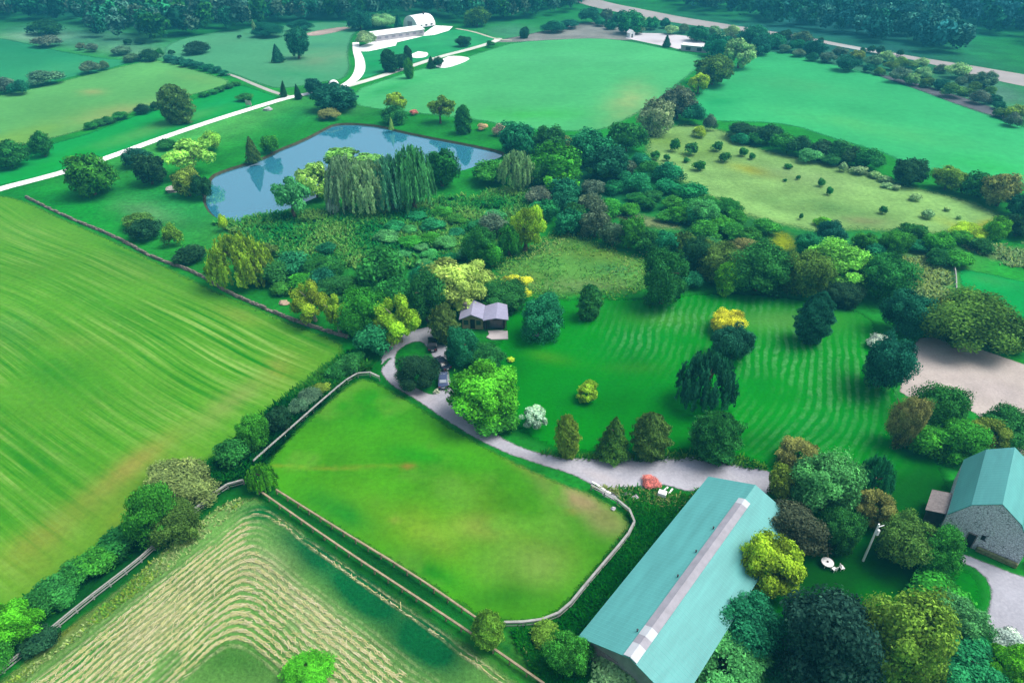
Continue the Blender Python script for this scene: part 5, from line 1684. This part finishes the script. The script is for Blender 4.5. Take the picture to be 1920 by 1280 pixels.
bm = bmesh.new(); bm_prism(bm, [(-1.6, 0, 0), (1.6, 0, 0), (1.6, 0, 2.6), (0, 0, 3.9), (-1.6, 0, 2.6)], (0, 3.6, 0)); bm_obj('wall', bm, M_white_metal, hut)
panel_roof('roof_panel', (-1.9, -.2, 2.45), (0, -.2, 4.05), (0, 3.8, 4.05), (-1.9, 3.8, 2.45), .1, M_white_metal, hut)
panel_roof('roof_panel', (0, -.2, 4.05), (1.9, -.2, 2.45), (1.9, 3.8, 2.45), (0, 3.8, 4.05), .1, M_white_metal, hut)
bm = bmesh.new(); bm_box(bm, (0, -.04, 1.0), (.9, .08, 2.0)); bm_obj('door', bm, M_trim, hut)

# arched shelter at the road bend
ap = un(627, 166)[:2]
arch = empty('arched_shelter', (ap[0], ap[1], 0), R(15), 'small white arched shelter beside the white road bend', 'shelter')
bm = bmesh.new()
o1, o2 = [], []
for i in range(15):
    t = i * math.pi / 14
    o1.append((math.cos(t) * 2.5, math.sin(t) * 3.0)); o2.append((math.cos(t) * 2.3, math.sin(t) * 2.8))
bm_prism(bm, [(x, 0, z) for x, z in o1] + [(x, 0, z) for x, z in o2[::-1]], (0, 3.2, 0))
bm_obj('canopy', bm, M_white_metal, arch)
bm = bmesh.new(); bm_box(bm, (0, 3.0, 1.2), (4.4, .12, 2.3)); bm_obj('back_panel', bm, M_dark, arch)
# pale board and culvert rails on the white road, boulder
bp_ = un(467, 201)[:2]
brd = empty('board', (bp_[0], bp_[1], 0), R(-30), 'pale blank board on posts beside the white road', 'board')
bm = bmesh.new(); bm_box(bm, (0, 0, 1.7), (3.4, .1, 1.8)); bm_obj('panel', bm, simple_mat('pale_board', S(190, 205, 180), var=.15), brd)
for sx in (-1.4, 1.4):
    bm = bmesh.new(); bm_box(bm, (sx, .1, .9), (.14, .1, 1.8)); bm_obj('post', bm, M_wood, brd)


# ------------------------------------------------------------------ fences and walls
def rail_fence(name, px, label, mat, hgt=1.0, rails=(.4, .85), board=.16, cap=.24, step=None, it=2, group=None):
    P = smooth_poly([un(*p)[:2] for p in px], False, it=it)
    seg = np.hypot(*np.diff(P, axis=0).T)
    s = np.concatenate([[0], np.cumsum(seg)])
    step = step or max(2.4, s[-1] / 90)
    ns = int(s[-1] / step) + 1
    t = np.linspace(0, s[-1], ns + 1)
    Q = np.stack([np.interp(t, s, P[:, 0]), np.interp(t, s, P[:, 1])], 1)
    root = empty(name, (Q[0][0], Q[0][1], 0), 0, label, 'fence', group)
    o = Q[0]
    g = random.Random(len(label))
    pm = None
    for k, q in enumerate(Q):
        if pm is None:
            bm = bmesh.new(); bm_box(bm, (0, 0, hgt / 2), (.16, .16, hgt)); ob = bm_obj('post', bm, mat, root); pm = ob.data
        else:
            ob = link('post', pm, None, root)
        ob.location = (q[0] - o[0], q[1] - o[1], g.uniform(-.05, .0))
        ob.rotation_euler = (0, 0, g.uniform(-.2, .2))
    for z in rails:
        bm = bmesh.new()
        for i in range(len(Q) - 1):
            d = (Q[i + 1] - Q[i]); d = d / np.hypot(*d)
            nn_ = np.array([-d[1], d[0]]) * .11
            za, zb = z + g.uniform(-.03, .03), z + g.uniform(-.03, .03)
            a = Q[i] - o + nn_ + d * .005; b2 = Q[i + 1] - o + nn_ - d * .005
            bm_bar(bm, (*a, za), (*b2, zb), .05, board)
        bm_obj('rail', bm, mat, root)
    if cap:
        bm = bmesh.new()
        for i in range(len(Q) - 1):
            d = (Q[i + 1] - Q[i]); d = d / np.hypot(*d)
            bm_bar(bm, (*(Q[i] - o + d * .005), hgt + .04), (*(Q[i + 1] - o - d * .005), hgt + .04), cap, .06)
        bm_obj('cap_rail', bm, mat, root)
    return root


M_fgrey = simple_mat('weathered_grey_board', S(188, 190, 184), var=.22, scale=1.2)
M_ftan = simple_mat('tan_board', S(190, 172, 140), var=.28, scale=1.2)
rail_fence('board_fence', [(478, 872), (500, 852), (560, 799), (600, 763), (645, 724), (668, 708), (690, 703), (712, 714)], 'grey board fence along the upper left paddock side and round its tip', M_fgrey, cap=.34)
rail_fence('board_fence', [(1108, 918), (1150, 940), (1180, 962), (1192, 985), (1175, 1012), (1140, 1053), (1090, 1112), (1062, 1148), (1030, 1167), (990, 1174), (945, 1175)], 'grey board fence curving round the barn side of the paddock', M_fgrey, cap=.3)
rail_fence('rail_fence', [(520, 926), (640, 1002), (780, 1087), (893, 1166)], 'tan rail fence on the lower left paddock edge', M_ftan, rails=(.5, .95), board=.16, cap=.2)
rail_fence('rail_fence', [(486, 926), (640, 1034), (760, 1113), (890, 1199), (1020, 1290)], 'tan rail fence between hay field and grass lane', M_ftan, rails=(.5, .95), board=.18, cap=.26)
rail_fence('board_fence', [(458, 908), (436, 912), (410, 926), (370, 962), (330, 990)], 'short curved grey fence above the hay field corner', M_fgrey, cap=.28)
rail_fence('board_fence', [(314, 1008), (280, 1042), (240, 1075), (170, 1128), (100, 1186), (40, 1236), (-30, 1292)], 'long straight grey fence between dark hedge and hay field', M_fgrey, cap=.2)
rail_fence('rail_fence', [(1786, 498), (1790, 520), (1791, 548)], 'short pale fence at the left end of the small right green field', M_fgrey, cap=.2)


def stone_wall(px, label):
    P = smooth_poly([un(*p)[:2] for p in px], False, it=2)
    seg = np.hypot(*np.diff(P, axis=0).T)
    s = np.concatenate([[0], np.cumsum(seg)])
    bm = bmesh.new()
    g = random.Random(4)
    t = 0
    while t < s[-1]:
        q = np.array([np.interp(t, s, P[:, 0]), np.interp(t, s, P[:, 1])])
        q2 = np.array([np.interp(t + .5, s, P[:, 0]), np.interp(t + .5, s, P[:, 1])])
        a = math.atan2(*(q2 - q)[::-1])
        L = g.uniform(.5, 1.1)
        for lay, (z, wd) in enumerate(((.2, .62), (.52, .46))):
            if lay and g.random() < .25: continue
            bm_box(bm, (q[0] + g.uniform(-.1, .1), q[1] + g.uniform(-.1, .1), z + g.uniform(-.04, .04)), (L * 1.02, wd * g.uniform(.8, 1.2), .38 * g.uniform(.8, 1.2)), a + g.uniform(-.15, .15), .05)
        t += L
    return tag(bm_obj('stone_wall', bm, M_stone), label, 'wall')


stone_wall([(50, 371), (120, 406), (220, 446), (290, 486), (350, 505), (395, 528), (420, 546), (480, 572), (560, 606), (655, 634)], 'low rough stone wall along the upper edge of the mown left field')


def boulder(name, px, py, sx, sy, sz, col, label, seed, group=None):
    p = un(px, py)
    bm = bmesh.new()
    bmesh.ops.create_icosphere(bm, subdivisions=2, radius=1)
    g = np.random.default_rng(seed)
    for v in bm.verts:
        k = 1 + .22 * g.normal()
        v.co = Vector((v.co.x * sx * k, v.co.y * sy * k, max(v.co.z, -.35) * sz * k + sz * .3))
    o = bm_obj(name, bm, simple_mat('rock_%d' % seed, col, var=.25, scale=2, bump=.4))
    o.location = (p[0], p[1], 0)
    return tag(o, label, 'rock', group)


boulder('boulder', 327, 357, 2.2, 2.6, 1.1, S(215, 205, 195), 'pale boulders at the left pond tip under the olive tree', 1)
boulder('boulder', 503, 207, 1.7, 1.3, .9, S(235, 235, 235), 'white boulder on the grass below the white road', 2)
boulder('boulder', 819, 736, .55, .5, .55, S(215, 225, 190), 'round cream boulder at the near tip of the drive island', 3)
boulder('boulder', 1003, 629, .8, .5, .7, S(235, 238, 240), 'white rock under the round blue-green tree by the house', 4)
boulder('boulder', 533, 570, 1.3, .7, .6, S(225, 195, 165), 'tan heap of stones at the foot of the light birch by the wall', 5)
boulder('boulder', 1191, 934, .55, .4, .4, S(215, 205, 210), 'pinkish stone block in the rubble by the paddock corner', 6)
boulder('boulder', 1178, 926, .7, .5, .25, S(200, 195, 200), 'flat grey stone in the rubble by the paddock corner', 7)
boulder('boulder', 1150, 955, .35, .3, .3, S(225, 220, 225), 'small white stone inside the paddock corner', 8)
boulder('boulder', 1242, 517, .6, .4, .4, S(225, 230, 225), 'whitish stone behind the big dark lawn tree', 9)

# pink slab by the drive
sp_ = un(734, 650)
bm = bmesh.new(); bm_box(bm, (0, 0, .75), (1.1, .25, 1.5), 0, .05)
o = bm_obj('stone_slab', bm, simple_mat('pink_stone', S(232, 205, 202), var=.1)); o.location = sp_; o.rotation_euler = (R(-12), 0, R(35))
tag(o, 'upright pale pink slab at the left bend of the drive', 'slab')
# white crate on the yard edge with two boards
cp = un(1241, 930)
bm = bmesh.new(); bm_box(bm, (0, 0, .45), (1.2, .9, .9), 0, .03)
o = bm_obj('crate', bm, M_white_metal); o.location = cp; o.rotation_euler = (0, 0, R(-25)); tag(o, 'white box standing in the grass by the red bush', 'box')
for k, (px, py, a) in enumerate(((1247, 918, 40), (1257, 922, 50))):
    q = un(px, py); bm = bmesh.new(); bm_box(bm, (0, 0, .12), (1.3, .25, .08))
    o = bm_obj('plank', bm, M_white_metal); o.location = q; o.rotation_euler = (0, R(-8), R(a))
    tag(o, 'pale plank lying behind the white box', 'plank', 'planks behind the white box')
for k, (px, py, a) in enumerate(((1119, 911, -42), (1136, 922, -40))):
    q = un(px, py); bm = bmesh.new(); bm_box(bm, (0, 0, .3), (1.8, .3, .12)); bm_box(bm, (-.7, 0, .12), (.12, .3, .24)); bm_box(bm, (.7, 0, .12), (.12, .3, .24))
    o = bm_obj('trough', bm, M_white_metal); o.location = q; o.rotation_euler = (0, 0, R(a))
    tag(o, ['white low bench at the upper end of the barn side paddock fence', 'white low bench lying by the bend of the barn side fence'][k], 'bench')

# white pole with arm and box
pp = un(1618, 1051)
pole = empty('utility_pole', pp, R(10), 'white slim pole with a box near its top among dark trees', 'pole')
bm = bmesh.new(); bm_rod(bm, (0, 0, 0), (0, 0, 7.2), .16, .11, 12); bm_obj('shaft', bm, M_white_metal, pole)
bm = bmesh.new(); bm_box(bm, (.24, -.12, 5.7), (.3, .28, .95), 0, .03); bm_obj('box', bm, M_white_metal, pole)
bm = bmesh.new(); bm_bar(bm, (0, 0, 6.6), (.75, -.1, 6.95), .09); bm_obj('arm', bm, M_white_metal, pole)

# round white table with tattered cloth and a chair
tp_ = un(1549, 1060)
tb = empty('garden_table', tp_, 0, 'round white garden table on the dark lawn', 'table')
bm = bmesh.new()
bmesh.ops.create_cone(bm, cap_ends=True, segments=28, radius1=.8, radius2=.78, depth=.06, matrix=Matrix.Translation((0, 0, .75)))
bm_obj('tabletop', bm, M_white_metal, tb)
for a in (45, 135, 225, 315):
    bm = bmesh.new(); bm_bar(bm, (.58 * math.cos(R(a)), .58 * math.sin(R(a)), 0), (.4 * math.cos(R(a)), .4 * math.sin(R(a)), .72), .07); bm_obj('leg', bm, M_white_metal, tb)
bm = bmesh.new(); bm_rod(bm, (0, 0, .78), (0, 0, .9), .13, n=12); bm_obj('umbrella_hole', bm, M_dark, tb)


def garden_chair(px, py, a, label):
    q = un(px, py)
    c = empty('garden_chair', q, R(a), label, 'chair')
    bm = bmesh.new(); bm_box(bm, (0, 0, .44), (.55, .55, .05)); bm_obj('seat', bm, M_white_metal, c)
    bm = bmesh.new()
    for k in range(5): bm_box(bm, (-.22 + k * .11, .27, .72), (.06, .04, .5))
    bm_box(bm, (0, .27, .99), (.55, .05, .06)); bm_obj('backrest', bm, M_white_metal, c)
    for sx in (-.23, .23):
        for sy in (-.23, .23):
            bm = bmesh.new(); bm_box(bm, (sx, sy, .21), (.05, .05, .42)); bm_obj('leg', bm, M_white_metal, c)


garden_chair(1563, 1070, 200, 'white slatted garden chair beside the round table')
garden_chair(1577, 1067, 100, 'white garden chair standing farther from the round table')


# ------------------------------------------------------------------ cars
def car(px, py, ang, paint, label, glassy=(.01, .012, .015)):
    q = un(px, py, .08)
    root = empty('parked_car', (q[0], q[1], .085), R(ang), label, 'car')
    mp_ = new_mat('car_paint')
    mp_[2].inputs['Base Color'].default_value = (*paint, 1); mp_[2].inputs['Roughness'].default_value = .25; mp_[2].inputs['Specular IOR Level'].default_value = .5
    # body: side profile (y along the car) swept with narrowing
    side = [(-2.1, .35), (-2.15, .7), (-2.0, .92), (-1.3, .98), (-.75, 1.42), (.75, 1.46), (1.45, 1.05), (1.95, .98), (2.15, .75), (2.1, .35)]
    bm = bmesh.new()
    rows = []
    for sx in (-.88, -.8, .8, .88):
        rows.append([bm.verts.new((sx * (1 if z < 1.0 else .86), y, z - (.04 if abs(sx) > .85 else 0))) for y, z in side])
    for a, b2 in zip(rows[:-1], rows[1:]):
        for i in range(len(side) - 1): bm.faces.new((a[i], a[i + 1], b2[i + 1], b2[i]))
        bm.faces.new((a[-1], a[0], b2[0], b2[-1]))
    bm.faces.new(rows[0][::-1]); bm.faces.new(rows[-1])
    bmesh.ops.recalc_face_normals(bm, faces=bm.faces[:])
    bm_obj('body', bm, mp_[0], root)
    gm = simple_mat('car_glass', glassy, rough=.05, var=.05, spec=.6)
    bm = bmesh.new(); bm_prism(bm, [(-.62, -1.27, 1.03), (.62, -1.27, 1.03), (.58, -.82, 1.40), (-.58, -.82, 1.40)], (0, -.03, .03)); bm_obj('rear_window', bm, gm, root)
    bm = bmesh.new(); bm_prism(bm, [(-.62, 1.42, 1.10), (-.58, .82, 1.45), (.58, .82, 1.45), (.62, 1.42, 1.10)], (0, .03, .03)); bm_obj('windscreen', bm, gm, root)
    for sx in (-1, 1):
        bm = bmesh.new(); bm_prism(bm, [(sx * .87, -1.0, 1.02), (sx * .87, 1.1, 1.02), (sx * .76, .68, 1.36), (sx * .76, -.68, 1.36)], (sx * .02, 0, 0)); bm_obj('side_window', bm, gm, root)
        for yy in (-1.35, 1.35):
            bm = bmesh.new(); bm_rod(bm, (sx * .70, yy, .33), (sx * .90, yy, .33), .33, n=18); wh = bm_obj('wheel', bm, M_dark, root)
            bm = bmesh.new(); bm_rod(bm, (sx * .90, yy, .33), (sx * .915, yy, .33), .2, n=14); bm_obj('rim', bm, M_trim, wh)
        bm = bmesh.new(); bm_box(bm, (sx * .62, -2.14, .76), (.3, .06, .14)); bm_obj('tail_light', bm, simple_mat('red_lens', (.25, .01, .01), rough=.2), root)
        bm = bmesh.new(); bm_box(bm, (sx * .6, 2.13, .72), (.34, .06, .16)); bm_obj('headlight', bm, M_white_metal, root)
    bm = bmesh.new(); bm_box(bm, (0, -2.17, .58), (.5, .03, .12)); bm_obj('number_plate', bm, M_white_metal, root)


car(811, 650, 6, (.006, .007, .012), 'black car parked at the top of the drive loop')
car(831, 718, 6, S(80, 95, 135), 'grey-blue car parked beside the drive island', (.3, .34, .4))
car(829, 686, 35, S(30, 45, 75), 'dark blue car between the drive island and the teal trees')
